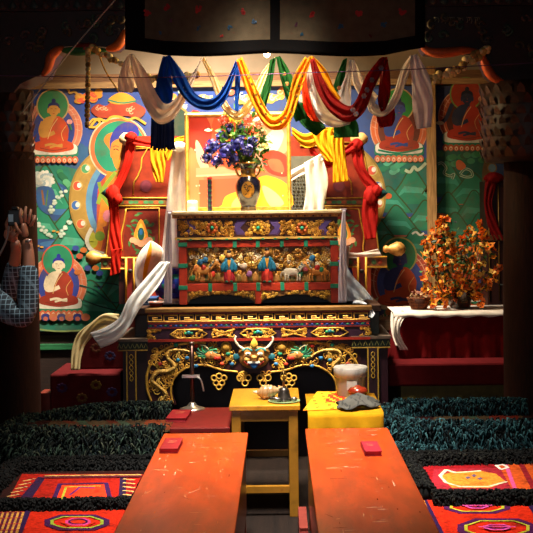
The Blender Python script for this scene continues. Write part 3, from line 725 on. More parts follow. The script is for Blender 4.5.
for a, b in ((.0, .055), (.29, .39), (.60, .71), (.945, 1.0)):   # X-shaped gold leaf panels between the cartouches
    cx = (a + b) / 2; hw = (b - a) / 2
    for i in range(60):
        u = rn.uniform(a, b); y = rn.uniform(328.6, 337.2)
        k = abs(u - cx) / hw
        if a > .01 and b < .99 and abs(y - 333) > 1 + 3.6 * k + .3: continue
        if (a < .01 and abs(y - 333) / 4.4 < (u - a) / (b - a)) or (b > .99 and abs(y - 333) / 4.4 < (b - u) / (b - a)): continue
        q = rn.random() * 6
        s2.tube([W(u + .005 * math.cos(q + t * .9), y + 1.2 * math.sin(q + t * .9), .005) for t in range(6)], .004, rn.choice(GOLD), 4)
    if a > .01 and b < .99:
        for sg in (-1, 1):
            s2.tube([W(cx + sg * hw, 328.8, .006), W(cx, 332.2, .006), W(cx - sg * hw, 328.8, .006)][:2] , .005, 'c8983a', 4)
            s2.tube([W(cx + sg * hw, 337.2, .006), W(cx, 333.8, .006)], .005, 'c8983a', 4)
cb = s.build('cartouche_band', M['paint'], al); s2.build('cartouche_carving', M['gilt'], cb)
# lower tier: side cornices with shelves, legs, back panel
zc = P(260, 339, D).z
for x0, x1, nm in ((117, 148, 0), (351, 391, 1)):
    xa, xb = P(x0, 340, D).x, P(x1, 340, D).x
    s = MB(); s.box(xa, xb, D - .01, 7.9, zc - .008, zc + .012, '5a4c40'); s.box(xa + .01, xb - .005, D + .0, 7.88, zc - .06, zc - .008, '10231c')
    for k in range(7):
        u = xa + (xb - xa) * (k + .5) / 7
        s.tube([(u - .012, D - .004, zc - .05), (u, D - .006, zc - .02), (u + .012, D - .004, zc - .05)], .003, '8a8a4a', 4)
    s.box(xa + .005, xb - .005, D - .004, D + .05, zc - .068, zc - .06, '9a7a30')
    s.build('side_cornice', M['paint'], al, bevel=.002)
s = MB('1a0a12'); xa, xb = P(122, 340, D).x, P(388, 340, D).x
s.box(xa, xb, 7.5, 7.85, .0, zc - .06); s.box(xa, P(147, 370, D).x, D + .03, 7.5, 0, zc - .06, '1c0c12'); s.box(P(360, 370, D).x, xb, D + .03, 7.5, 0, zc - .06, '2a0c18')
s.build('lower_body', M['paint'], al)
for x0, x1 in ((127, 136), (368, 378)):
    s = MB('241018'); xa, xb = P(x0, 370, D).x, P(x1, 370, D).x
    s.box(xa, xb, D - .005, D + .04, 0, zc - .066)
    for q in (xa, xb): s.box(q - .004, q + .004, D - .009, D - .002, 0, zc - .07, 'a8842c')
    xm = (xa + xb) / 2
    for k in range(5):
        z = zc - .09 - k * .035
        s.tube(catmull([(xm, D - .008, z), (xm + .012, D - .008, z - .016), (xm, D - .008, z - .032), (xm - .012, D - .008, z - .016)], 14, True), .003, 'a8842c', 4, True)
    s.build('side_leg', M['paint'], al)
# carved apron
Da = D + .02
s = MB('3a0d12')
top = 340.6
left = [(147, top), (147, 392), (150, 402), (176, 405), (173, 396), (172, 384), (178, 374), (192, 367), (210, 368), (222, 371), (236, 374), (240, 384), (244, 384), (248, 374), (254, 373)]
outl = left + [(508 - x, y) for x, y in left[::-1][1:]]
s.prism(outl, Da, Da + .03, '2c0a0c'); ab = s.build('apron_board', M['paint'], al)
# clip corners outside the golden arch: dark spandrels
g = MB(); dr = MB(); pn = MB(); rn = random.Random(21)
def mir(pts, m): return [((508 - x) if m else x, y) for x, y in pts]
for m in (0, 1):
    loop(g, mir([(153, 405), (147, 388), (148, 371), (156, 356), (170, 347), (190, 343), (206, 343)], m), Da - .004, .009, 'd0a03c', 30)
    loop(g, mir([(173, 404), (171, 390), (175, 377), (188, 367), (205, 365), (222, 370), (238, 372)], m), Da - .004, .008, 'c08e30', 30)
    # dragon: thick sinuous body
    body = mir([(160, 402), (166, 394), (158, 386), (152, 380), (158, 372), (168, 371), (175, 366), (168, 358), (170, 351), (182, 350), (192, 353), (200, 358), (210, 357)], m)
    q = catmull([P(x, y, Da - .012) for x, y in body], 60)
    g.tube(q, [.005 + .009 * math.sin(PI * min(1, (i + 6) / 58)) for i in range(60)], 'c49a4a', 8)
    for i in range(2, 58, 2):
        c = q[i]; g.ball((c.x, c.y - .011, c.z), (.006, .005, .005), 'e0bc66', 6, 4)
    for x, y in ((160, 378), (170, 366), (180, 352), (162, 396)):
        for k in range(3):
            x2, y2 = x + (k - 1) * 3, y + 7; loop(g, mir([(x, y), ((x + x2) / 2 - 2, y + 3), (x2, y2)], m), Da - .014, .004, 'd8b050', 7)
    # second dragon head, green mane
    for k in range(12):
        a = k * .55; loop(dr, mir([(207, 353), (207 + 6 * math.cos(a), 353 + 4 * math.sin(a)), (207 + 11 * math.cos(a + .4), 352 + 7 * math.sin(a + .4))], m), Da - .016, .006, ['1f6a4a', '2a8a5a', '1a5a48'][k % 3], 8)
    dr.relief(mir([(203, 354), (209, 350), (216, 352), (221, 356), (216, 359), (208, 360)], m), Da - .01, .03, 'b8783c', n=16)
    dr.relief(mir([(214, 356), (221, 357), (220, 360), (213, 360)], m), Da - .02, .02, 'a82a1c'); dr.ball(P(*mir([(211, 353)], m)[0], Da - .035), .005, 'f0e8d0', 6, 4)
    loop(dr, mir([(209, 350), (205, 346), (200, 345)], m), Da - .02, .004, 'e0d0a0', 8)
    # scrollwork
    for i in range(300):
        x = 150 + 104 * rn.random(); y = 342 + 60 * rn.random()
        if not inside(x, y, left + [(254, 340)]) or not inside(x, y + 3, left + [(254, 340)]): continue
        if x < 168 and y < 352 - (x - 150) * .5: continue
        if abs(x - 254) < 19 and y < 372: continue
        xx = mir([(x, y)], m)[0][0]
        scroll(g, xx, y, 2.2 + 1.8 * rn.random(), Da - .006, rn.choice(GOLD), .0045, rn.random() * 6, 1.2, rn.choice((-1, 1)), 10)
    for x, y, c in ((187, 358, '2a6a9a'), (176, 345, '2a8a6a'), (196, 346, 'b8301c'), (228, 354, '1f7a5a'), (232, 364, '2a6a9a'), (160, 364, '8a1c1c'), (178, 360, '2a7a9a'), (222, 364, 'b83a1c'), (196, 366, '2a6a9a')):
        pn.ball(P(*mir([(x, y)], m)[0], Da - .012), (.016, .01, .013), c, 8, 5)
    g.ball(P(*mir([(226, 347)], m)[0], Da - .012), (.03, .015, .03), 'b88a34'); loop(g, [(mir([(226, 347)], m)[0][0] + 4.6 * math.cos(a * .7), 347 + 4.6 * math.sin(a * .7)) for a in range(9)], Da - .008, .006, 'd8a83c', 20, True)
    # knots hanging under the arch join
    for cx, cy in ((219, 376),) if not m else ((289, 376),):
        for ox, oy in ((0, 0), (-5, 2), (5, 2), (-3, 7), (3, 7), (0, 11)):
            loop(g, [(cx + ox + 2.6 * math.cos(a * 1.05), cy + oy + 2.6 * math.sin(a * 1.05)) for a in range(6)], Da - .008, .0055, 'c8983a', 16, True)
for ox, oy in ((-14, 378), (14, 378), (-9, 383), (9, 383), (-6, 378), (6, 378)):
    loop(g, [(254 + ox + 3 * math.cos(a * 1.05), oy + 3 * math.sin(a * 1.05)) for a in range(6)], Da - .008, .0055, 'c8983a', 16, True)
g.build('gilded_scrollwork', M['gilt'], ab); dr.build('dragon_heads', M['paint'], ab); pn.build('coloured_bosses', M['paint'], ab)
# guardian face
s = MB()
s.relief([(238, 352), (243, 345), (254, 343), (265, 345), (270, 352), (268, 362), (262, 367), (254, 369), (246, 367), (240, 362)], Da - .004, .045, 'b07a3c', n=30)
for m in (-1, 1):
    s.ball(P(254 + m * 6, 354, Da - .05), (.018, .012, .012), 'e8e0d0'); s.ball(P(254 + m * 6, 354, Da - .062), .006, '101010', 6, 4)
    loop(s, [(254 + m * 2, 351), (254 + m * 7, 348.5), (254 + m * 12, 351)], Da - .05, .007, '2a7a7a', 12)
    loop(s, [(254 + m * 10, 349), (254 + m * 15, 346), (254 + m * 19, 340), (254 + m * 18, 336)], Da - .035, .008, 'd8d0b8', 14)
    s.relief([(254 + m * 14, 357), (254 + m * 17, 353), (254 + m * 21, 355), (254 + m * 20, 360), (254 + m * 16, 360)], Da - .01, .02, '1a5a68', n=14)
    s.ball(P(254 + m * 7, 359.5, Da - .045), (.02, .014, .015), 'c0904a')
    loop(s, [(254 + m * 3, 365), (254 + m * 7, 364), (254 + m * 10, 361)], Da - .045, .006, 'a82c1c', 8)
s.ball(P(254, 357.5, Da - .055), (.018, .02, .015), 'c8944c')
s.relief([(248, 362), (260, 362), (258, 366), (254, 369), (250, 366)], Da - .045, .012, '2a6ab0', n=14)
s.box(P(248, 361, D).x, P(260, 361, D).x, Da - .058, Da - .045, P(254, 362.3, D).z, P(254, 360.7, D).z, 'f0ead8')
s.relief([(250, 345), (254, 338), (258, 345), (254, 348)], Da - .04, .02, 'd8a83c', n=14)
s.build('guardian_face', M['paint'], ab)

# ------------------------------------------------------------------ carved altar cabinet on the platform
Db = 7.45
bx = thing('carved_altar_cabinet', 'carved red and gold cabinet with small painted figures, on the altar table', 'cabinet', (P(258, 300, Db).x, 7.7, ZT))
z0 = ZT
def Z(y): return P(258, y, Db).z
def X(x): return P(x, 260, Db).x
s = MB(); s.box(X(169), X(345.5), Db - .05, 8.0, Z(213.6), Z(210.8), 'd8c496'); s.box(X(173), X(341), Db - .03, 7.97, Z(217.5), Z(213.6), 'a87428')
for i in range(40): s.ball((X(175) + (X(339) - X(175)) * i / 39, Db - .03, Z(216.2)), (.008, .008, .007), '5a2c14' if i % 2 else 'c8923a', 6, 4)
s.build('top_board', M['paint'], bx, bevel=.002)
s = MB(); s.box(X(177.5), X(338), Db - .012, 7.96, Z(236.5), Z(217.5), '3a1c14'); s.box(X(175.5), X(340), Db - .03, 7.96, Z(238.8), Z(236.8), 'c8a050')
for i in range(14):
    s.box(X(178 + i * 12), X(180.5 + i * 12), Db - .034, Db - .01, Z(239.4), Z(238), '1f7a5a')
for cx in (215, 300):
    for m in (-1, 1): s.relief([(cx + m * 22, 220), (cx + m * 32, 220), (cx + m * 25, 228), (cx + m * 32, 235), (cx + m * 22, 235), (cx + m * 18, 228)] , Db - .012, .01, '54407a', smooth=False)
fb = s.build('frieze_board', M['paint'], bx)
s = MB(); rn = random.Random(31)
def dense(s, x0, x1, y0, y1, D_, n, rn, mask=None, r0=1.3, r1=2.6, tr=.0042, pal=None):
    for i in range(n):
        x, y = rn.uniform(x0, x1), rn.uniform(y0, y1)
        if mask and not mask(x, y): continue
        scroll(s, x, y, rn.uniform(r0, r1), D_ - .006 * rn.random(), rn.choice(pal or GOLD + ['c88a28', '8a5a1c']), tr, rn.random() * 6, 1.2, rn.choice((-1, 1)), 9)
dense(s, 190, 233, 221, 235, Db - .012, 110, rn); dense(s, 281, 322, 221, 235, Db - .012, 110, rn); dense(s, 246, 269, 221, 235, Db - .012, 60, rn)
dense(s, 179, 188, 221, 235, Db - .012, 26, rn); dense(s, 328, 337, 221, 235, Db - .012, 26, rn)
for cx in (212, 302, 258):
    for k in range(8): s.ball(P(cx + 4.2 * math.cos(k * PI / 4), 228 + 4.2 * math.sin(k * PI / 4), Db - .02), (.014, .01, .014), 'b85a24' if cx != 258 else 'c8962c', 8, 5)
    s.ball(P(cx, 228, Db - .03), .013, '1f9a7a', 8, 5)
s.build('frieze_carving', M['gilt'], fb)
# frame
s = MB(); R_ = '9c2a0e'
for xa, xb in ((179, 187), (330.5, 338)):
    s.box(X(xa), X(xb), Db - .02, Db + .04, z0, Z(239), R_)
    for y in (243, 264, 286): s.box(X(xa) - .004, X(xb) + .004, Db - .026, Db + .04, Z(y + 2.8), Z(y - 1.5), '1b7a5c')
for ya, yb in ((240.5, 247), (283, 290.5)):
    s.box(X(187), X(331), Db - .014, Db + .03, Z(yb), Z(ya), R_)
    for x in (210, 235, 258, 282, 306): s.box(X(x - 2), X(x + 2), Db - .02, Db + .03, Z(yb + .3), Z(ya - .3), '1b7a5c')
s.box(X(255), X(261), Db - .014, Db + .03, z0, Z(290), R_)
s.box(X(181), X(187), 7.9, 7.96, z0, Z(239), R_); s.box(X(331), X(337), 7.9, 7.96, z0, Z(239), R_)
s.build('red_frame', M['paint'], bx, bevel=.003)
s = MB(); s.box(X(187), X(331), Db + .03, Db + .045, Z(290), Z(240), '6a451a'); s.box(X(183), X(186), Db + .04, 7.9, Z(290), Z(240), '5a1c12'); s.box(X(332), X(335), Db + .04, 7.9, Z(290), Z(240), '5a1c12')
s.box(X(183), X(335), 7.92, 7.95, z0, Z(240), '3a140e')
cp = s.build('cabinet_panels', M['gilt'], bx)
s = MB(); dense(s, 189, 329, 249, 266, Db + .02, 420, rn, None, 1.5, 3.4, .005, ['c9962e', 'e8bc50', 'a8741f', 'f0d890', '8a5a1c', 'f4ead0']); dense(s, 189, 329, 266, 281, Db + .022, 130, rn, None, 1.5, 3, .0045)  # paler golds in the upper half paint metal glints into the scrolls
for cx, cy in ((298, 253), (276, 254), (233, 253)):
    for k in range(8): s.ball(P(cx + 3.4 * math.cos(k * PI / 4), cy + 3.4 * math.sin(k * PI / 4), Db + .0), (.012, .01, .012), 'a8742c', 6, 4)
# rocks along the bottom of the panel
for i in range(26):
    x = 192 + i * 5.3; s.relief([(x - 4, 282), (x - 3, 277 - 3 * rn.random()), (x, 274 - 3 * rn.random()), (x + 3, 278), (x + 4, 282)], Db + .015, .025, ['a8783a', '8a6a30', 'b88444', '6a6a3a'][i % 4], n=12)
s.build('panel_scrollwork', M['gilt'], cp)
def figure(cx, c_top, c_skirt, sc=1.0):
    s = MB(); y = 282; Q = lambda pts: [(cx + a * sc, y + b * sc) for a, b in pts]
    s.relief(Q([(-5, 0), (-4, -14), (4, -14), (6, 0)]), Db + .0, .03, c_skirt, n=16)
    s.relief(Q([(-6, -12), (-5, -24), (0, -26), (5, -24), (6, -12), (0, -10)]), Db - .005, .03, c_top, n=18)
    for m in (-1, 1): s.relief(Q([(m * 4, -23), (m * 9, -17), (m * 8, -11), (m * 4, -13)]), Db - .01, .025, c_top, n=12)
    s.relief(Q([(-2, -24), (0, -13), (2, -24)]), Db - .03, .008, 'c8963c')
    s.relief(Q([(-2, -13), (-1.4, 0), (1.4, 0), (2, -13)]), Db - .025, .008, 'c84030')
    hc = P(cx, y - 29 * sc, Db - .015); s.ball(hc, (.018 * sc, .018, .024 * sc), 'c8925a', 10, 8)
    s.ball(hc + Vector((0, 0, .022 * sc)), (.016 * sc, .016, .014 * sc), '1a1418', 8, 5)
    s.relief(Q([(-5, -34), (0, -37), (5, -34), (4, -29), (-4, -29)]), Db + .0, .006, 'b88a3a', n=12)
    for m in (-1, 1): s.ball(P(cx + m * 2.4 * sc, y - .5, Db - .02), (.014, .012, .008), '1f5a4a', 6, 4)
    s.build('carved_figure', M['paint'], cp)
figure(229, '1f6a8c', '9a2430', .93); figure(267, '1f6a8c', '9c2420', 1.0)
def beast(cx, y, col, sc, sg, name):
    s = MB(); Q = lambda pts: [(cx + a * sc * sg, y + b * sc) for a, b in pts]
    s.relief(Q([(-9, -10), (-5, -13), (3, -12.5), (8, -12), (9, -7), (4, -5), (-4, -5), (-9, -6)]), Db + .0, .03, col, n=22)
    loop(s, Q([(7, -10), (10, -14), (12, -17)]), Db - .01, .013 * sc, col, 8); s.relief(Q([(10, -18), (13, -19), (16.5, -15), (15, -13.5), (11, -15)]), Db - .01, .02, col, n=12)
    for lx in (-7, -4, 5, 7.5): loop(s, Q([(lx, -7), (lx + .6, -3.5), (lx, 0)]), Db - .012, .0065 * sc, col, 6)
    loop(s, Q([(-9, -10), (-11, -7), (-11, -3)]), Db - .01, .005, col, 7)
    for k in range(4): loop(s, Q([(7 + k * 1.2, -12 - k * 1.6), (5.5 + k, -13 - k * 1.4)]), Db - .02, .005, '3a6a80' if k % 2 else 'e0d8c8', 3)
    s.build(name, M['paint'], cp)
beast(292, 281, 'aaa090', 1.0, 1, 'carved_beast'); beast(318, 281, 'b87a34', 1.05, -1, 'carved_beast'); beast(203, 280, 'b07838', 1.05, 1, 'carved_beast')
s = MB()
for x, y, c in ((200, 262, '2a6a9a'), (205, 260, '2a6a9a'), (203, 268, '9a2a20'), (196, 268, 'c8783c'), (317, 268, '9a1f1c'), (321, 270, '1f6a4a'), (312, 258, '2a6a9a'), (306, 268, 'c86a78'), (249, 274, '8a5a8a'), (212, 274, 'c83a2c'), (192, 278, '2f6a3a'), (244, 266, 'c0b0a0'), (222, 258, 'd8b04a'), (300, 274, '1f5a3a')):
    s.relief([(x - 3, y + 2), (x - 1, y - 3), (x + 3, y - 2), (x + 2, y + 3)], Db - .006, .02, c, n=12)
s.build('painted_details', M['paint'], cp)
# scalloped bottom valances
for xa, xb in ((187, 255), (261, 331)):
    s = MB('7a5220'); w_ = xb - xa
    arch = [(xa, 290.5), (xb, 290.5), (xb, 303)] + [(xb - w_ * t, 304 - 9.0 * math.sin(PI * t) ** .55 - .8 * abs(math.sin(t * PI * 7))) for t in [i / 24 for i in range(1, 24)]] + [(xa, 303)]
    s.prism(arch, Db - .004, Db + .02)
    bv = s.build('bottom_valance', M['gilt'], bx)
    s = MB(); dense(s, xa + 1, xb - 1, 291.5, 302, Db - .008, 130, rn, lambda x, y: inside(x, y + 1, arch), 1.2, 2, .004); s.build('valance_carving', M['gilt'], bv)
s = MB('0b0c0e'); s.box(X(188), X(330), Db + .06, Db + .07, z0, Z(290)); s.build('dark_backing', M['paint'], bx)
# ------------------------------------------------------------------ portrait, vase and flowers on the cabinet
ZC = Z(210.8)                                           # top of the cabinet
def on(x, y, D, z):                                     # point above plane z with picture column x
    q = P(x, y, D); q.z = z; return q
pf = thing('framed_portrait', 'large gold-framed warm-toned portrait photograph behind the vase', 'picture', on(238, 211, 7.84, ZC), None)
D = 7.8
s = MB(); x0, x1, y0 = P(185, 160, D).x, P(291, 160, D).x, P(238, 112, D).z
fw = .028
for a, b, c, d in ((x0, x0 + fw, ZC, y0), (x1 - fw, x1, ZC, y0)): s.box(a, b, D, D + .035, c, d, 'c08a28'); s.box(a + .008, b - .008, D - .006, D, c, d, 'e0b24a')
s.box(x0, x1, D, D + .035, y0 - fw, y0, 'c08a28'); s.box(x0, x1, D - .006, D, y0 - fw + .008, y0 - .008, 'e8c890'); s.box(x0, x1, D, D + .035, ZC, ZC + fw, 'c08a28')
s.build('gilded_frame', M['gilt'], pf, bevel=.003)
s = Paint(); s.D = D + .02
s.poly([(189, 115), (288, 115), (288, 210), (189, 210)], 'd8866a')
rn = random.Random(12)
s.poly([(189, 116), (205, 116), (212, 135), (204, 160), (196, 180), (189, 190)], 'c04a34', 20); s.poly([(189, 150), (198, 158), (204, 180), (200, 208), (189, 208)], 'd8946c', 20)
s.poly([(196, 140), (203, 150), (210, 172), (206, 176), (197, 160)], 'e8c0a4', 18)
s.poly([(196, 168), (240, 166), (242, 174), (196, 177)], 'e4a888', 0); s.poly([(199, 180), (242, 178), (242, 209), (200, 209)], 'cf7450', 0); s.line([(196, 176), (242, 174)], 1.6, 'f0c8a4')
s.poly([(222, 205), (226, 196), (240, 190), (258, 178), (270, 176), (288, 186), (288, 210), (220, 210)], 'f2cc3c', 28); s.poly([(232, 208), (236, 198), (252, 190), (260, 196), (250, 209)], 'f6e08c', 20); s.poly([(262, 186), (275, 192), (284, 204), (270, 206)], 'f8eaa0', 16)
s.poly([(258, 125), (272, 118), (288, 122), (288, 150), (270, 158), (258, 172), (252, 160)], 'e2a894', 24); s.poly([(264, 140), (276, 128), (284, 134), (278, 150), (268, 154)], 'f0d0c4', 20)
s.poly([(262, 155), (274, 150), (288, 158), (288, 176), (268, 172)], 'c8503c', 20); s.poly([(268, 160), (280, 160), (284, 172), (272, 170)], 'd87a5c', 16)
s.poly([(214, 118), (240, 116), (256, 124), (256, 150), (246, 168), (226, 168), (214, 148)], 'cc6a4a', 24)
for i in range(16): s.ell(rn.uniform(194, 284), rn.uniform(120, 200), rn.uniform(.5, 1.2), rn.uniform(.5, 1.1), 'f4d8c0', 10)
s.c = [[c[0] ** 1.1, c[1] ** 1.32, c[2] ** 1.45, 1.0] for c in s.c]; s.build('photograph', M['photo'], pf)
vs = thing('flower_vase', 'dark blue ceramic vase with a gold oval medallion on the cabinet', 'vase', on(248.5, 211, 7.6, ZC))
k = 7.6 / F; base = on(248.5, 211, 7.6, ZC)
s = MB(); prof = [(8, 0), (8.3, 2), (7.5, 4), (9, 8), (11.8, 16), (13, 24), (12, 30), (8.5, 34), (7.2, 37), (7.8, 42), (10.5, 47), (11.3, 48.5), (9.8, 48), (6, 42)]
cols = {0: '8a7a60', 1: '8a7a60', 7: 'b88a3c', 8: '6a5430', 10: 'c09040', 11: 'c09040'}
s.lathe(base, [(r * k, z * k) for r, z in prof], 28, lambda j, q: cols.get(j, '1b1c34')); vb = s.build('vase_body', M['ceramic'], vs)
s = MB('c8952c')
pts = [(6.3 * math.cos(a * PI / 10), 8.2 * math.sin(a * PI / 10)) for a in range(20)]
def vr(z):
    for (r0, z0_), (r1, z1_) in zip(prof, prof[1:]):
        if z0_ <= z <= z1_ and z1_ > z0_: return r0 + (r1 - r0) * (z - z0_) / (z1_ - z0_)
    return 8
vv = []
for f_ in (1, .66, .33, .02):
    for px_, pz in pts:
        a, b = px_ * f_, 21 + pz * f_; r = vr(b) + .35; vv.append(base + Vector((a * k, -math.sqrt(max(r * r - a * a, .1)) * k, b * k)))
fs = [(i * 20 + q, i * 20 + (q + 1) % 20, (i + 1) * 20 + (q + 1) % 20, (i + 1) * 20 + q) for i in range(3) for q in range(20)] + [tuple(range(60, 80))]
s.add(vv, fs, 'b8862c', True)
for i in range(26):
    rn = random.Random(i); a, b = rn.uniform(-4.5, 4.5), 21 + rn.uniform(-6, 6); r = vr(b) + .5; s.ball(base + Vector((a * k, -math.sqrt(r * r - a * a) * k, b * k)), .005, '4a3418', 6, 4)
s.build('gold_medallion', M['gilt'], vb)
s = MB('c09040')
for m in (-1, 1): s.tube(catmull([base + Vector((m * 7 * k, 0, 44 * k)), base + Vector((m * 12 * k, 0, 42 * k)), base + Vector((m * 10 * k, 0, 36 * k)), base + Vector((m * 8 * k, 0, 35 * k))], 10), .008); 
s.build('vase_handles', M['gilt'], vs)
# bouquet
bq = thing('flower_bouquet', 'bouquet of blue hydrangeas with pink and yellow blossoms in the vase', 'flowers', on(248, 165, 7.6, base.z + 46 * k))
def petal(mb, c, d, u, L, Wd, col):
    """diamond petal from c along d, broad along u, cupped"""
    n_ = d.cross(u).normalized()
    mb.add([c, c + d * L * .5 + u * Wd * .5 + n_ * L * .1, c + d * L, c + d * L * .5 - u * Wd * .5 + n_ * L * .1, c + d * L * .5 - n_ * L * .05], [(0, 1, 4), (1, 2, 4), (2, 3, 4), (3, 0, 4)], col, True)
def rdir(rn):
    while 1:
        v = Vector((rn.uniform(-1, 1), rn.uniform(-1, 1), rn.uniform(-1, 1)))
        if .1 < v.length < 1: return v.normalized()
def bloom(c, r, cols, n, seed, name, par, label=None, ps=.35):
    s = MB(); rn = random.Random(seed); s.ball(c, r * .62, cols[0], 8, 6)
    for i in range(n):
        d = rdir(rn); q = c + Vector((d.x * r, d.y * r, d.z * r * .85)) * rn.uniform(.75, 1.05); col = rn.choice(cols)
        u = d.orthogonal().normalized(); v = d.cross(u)
        for j in range(4):
            a = j * PI / 2 + i; e = (u * math.cos(a) + v * math.sin(a)); petal(s, q, (e + d * .3).normalized(), d.cross(e).normalized(), r * ps, r * ps * .8, col)
    o = s.build(name, M['petal'], par)
    if label: o['label'] = label
BLU = ['1a1c5a', '22267a', '2c3090', '4444a8', '14143c', '8078c8']
for i, (x, y, r, dd) in enumerate(((207, 158, 6.5, 0), (214, 146, 8, .02), (222, 137, 7, .03), (226, 151, 9, -.06), (239, 143, 8, -.07), (246, 150, 7, -.05), (233, 160, 7, -.05), (241, 128, 5, .0), (218, 161, 6.5, -.02), (253, 142, 6, -.02), (230, 128, 5, .02), (210, 150, 6, .01))):
    bloom(P(x, y, 7.58 + dd), r * k, BLU, 34, i, 'hydrangea_bloom', bq)
for i, (x, y, r, cs) in enumerate(((248, 129, 6, ['d86a5a', 'e8908a', 'f0b8a8']), (258, 122, 5, ['e8a08c', 'f0d0b8']), (262, 132, 4, ['e8c8a0', 'e8a890']), (236, 118, 6, ['e8d040', 'f0e070']), (224, 120, 5, ['c8503c', 'e88070']), (246, 116, 5, ['d8433c', 'e8a0a0']), (232, 136, 4.5, ['c8c838', 'a8b030']), (264, 146, 4, ['d8c870', 'e8d8a0']), (228, 112, 5, ['d8d060', '8aa03a']))):
    bloom(P(x, y, 7.6 - .03 * (i % 2)), r * k, cs, 22, 50 + i, 'small_blossom', bq, None, .5)
s = MB(); rn = random.Random(7)
for i in range(330):
    x, y = rn.gauss(241, 14), rn.gauss(146, 13)
    if rn.random() < .35: x, y = rn.uniform(240, 268), rn.uniform(138, 168)
    if ((x - 238) / 34) ** 2 + ((y - 142) / 32) ** 2 > 1: continue
    d = rdir(rn); d.y = -abs(d.y) * .6; d.normalize(); u = d.orthogonal().normalized()
    petal(s, P(x, y, 7.6 + rn.uniform(-.05, .07)), d, u, rn.uniform(.04, .075), rn.uniform(.025, .04), rn.choice(['3a6a1c', '4f8222', '24481a', '2f5a1c', '3a6a20', '7a9a30']))
for i in range(9):
    a = rn.uniform(-1, 1); s.tube([base + Vector((0, 0, 44 * k)), P(242 + a * 20, 150, 7.6)], .004, '3a5a20', 5)
s.build('leaves', M['leaf'], bq)
# small offerings on the cabinet
s = MB(); b0 = on(192.5, 211, 7.62, ZC)
s.lathe(b0, [(.030, 0), (.036, .004), (.038, .03), (.037, .032), (.038, .034), (.039, .064), (.036, .072), (.02, .078)], 20, lambda j, q: 'b8b0ac' if j in (2, 5) else 'dcd6d0')
tag(s.build('white_jar', M['ceramic']), 'small whitish lidded jar at the left end of the cabinet top', 'jar')
inc = thing('incense_tube', 'thin upright patterned tube standing between the jar and the vase', 'incense', on(210, 211, 7.6, ZC))
s = MB(); b1 = on(210, 211, 7.6, ZC); cs = ['1f2a4a', 'a83a4a', '2a6a5a', 'd8c8b0', '3a2a5a', 'c86a8a']
s.lathe(b1, [(.016, i * .0115) for i in range(20)], 10, lambda j, q: cs[(j * 2 + q // 3) % 6]); s.build('tube_body', M['paint'], inc)
MB('c82a3a').lathe(b1 + Vector((0, 0, .2185)), [(.017, 0), (.017, .012), (.008, .016)], 10).build('red_cap', M['paint'], inc)
bl = thing('light_bulb', 'glowing bare bulb hanging behind the dark cloth valance', 'lamp', P(266, 48, 7.15))
MB().ball(P(267, 53, 7.15), (.022, .022, .028), n=14, m=10).build('glass_globe', M['bulb'], bl)
MB('1a1410').lathe(P(267, 49.5, 7.15), [(.014, 0), (.016, .03), (.01, .05)], 10).tube([P(267, 43, 7.15), Vector((P(267, 53, 7.15).x, 7.15, 4.28))], .004).build('socket_and_cord', M['paint'], bl)
lamp('bulb_light', 'POINT', P(267, 54.5, 7.15) - Vector((0, 0, .03)), 52, (1, .72, .36), radius=.03)

# ------------------------------------------------------------------ drapes around the portrait and the cabinet
s = MB('f6f2ea'); band(s, [(173, 146), (168, 190), (163, 240), (160, 268)], [(186, 146), (187, 190), (187, 240), (186, 268)], [7.9, 7.93, 7.97, 7.99], None, .025, 3)
s.knot(P(179, 147, 7.9), (.055, .035, .035)); cloth_obj('white_drape', s, 'long white cloth hanging straight down at the left of the portrait', 'cloth')
s = MB('e9e3d8'); band(s, [(288, 172), (304, 164), (320, 154)], [(288, 183), (304, 174), (324, 162)], [8.08, 8.07, 8.06], None, .02, 2)
band(s, [(304, 163), (306, 190), (303, 213)], [(321, 154), (328, 180), (322, 213)], 8.05, None, .03, 3)
cloth_obj('white_drape', s, 'white cloth folded over at the right of the portrait', 'cloth')
for (xa, xb, ya, yb, lab) in ((164, 172, 212, 304, 'pale grey narrow scarf hanging from the left corner of the cabinet top'), (338.5, 346.5, 210, 303, 'pale grey narrow scarf hanging from the right corner of the cabinet top')):
    s = MB('c8bcc8')
    Dd = 7.37
    band(s, [(xa + 4, ya), (xa + 1, (ya + yb) / 2), (xa, yb)], [(xb - 1, ya), (xb, (ya + yb) / 2), (xb, yb)], Dd, lambda u, v: 'a88a94' if .84 < u < .88 else 'cabfca', .012, 3)
    s.box(P(xa + 3, ya, Dd).x, P(xb, ya, Dd).x, Dd, Dd + .16, ZC + .001, ZC + .006)
    cloth_obj('narrow_scarf', s, lab, 'scarf')
s = MB('eef0f2')
band(s, [(160, 262), (146, 278), (129, 298), (119, 318), (104, 328), (90, 333)], [(170, 262), (160, 284), (141, 307), (131, 324), (118, 340), (101, 348)], [7.33, 7.25, 7.15, 7.12, 7.1, 7.1], None, .03, 3, nu=40)
cloth_obj('white_silk_scarf', s, 'long white scarf sweeping from the throne arm down over the left steps', 'scarf')
s = MB('e0d0a0')
band(s, [(119, 314), (104, 314), (92, 322), (78, 334), (72, 350), (71, 370)], [(118, 332), (108, 330), (98, 332), (86, 344), (81, 358), (80, 370)], [7.35, 7.4, 7.42, 7.42, 7.4, 7.38], None, .02, 3, nu=34)
cloth_obj('cream_cloth', s, 'cream cloth crumpled over the top of the left red steps', 'cloth')
s = MB('e6ecf4')
band(s, [(345, 262), (352, 275), (364, 288), (373, 300)], [(345, 298), (350, 303), (358, 304), (366, 299)], [7.62, 7.56, 7.5, 7.44], None, .04, 3)
band(s, [(354, 300), (364, 302), (371, 308), (375, 314)], [(352, 306), (360, 308), (366, 314), (372, 318)], [7.4, 7.35, 7.25, 7.15], None, .02, 2)
cloth_obj('white_silk_scarf', s, 'bunched white scarf spilling off the right end of the altar table', 'scarf')
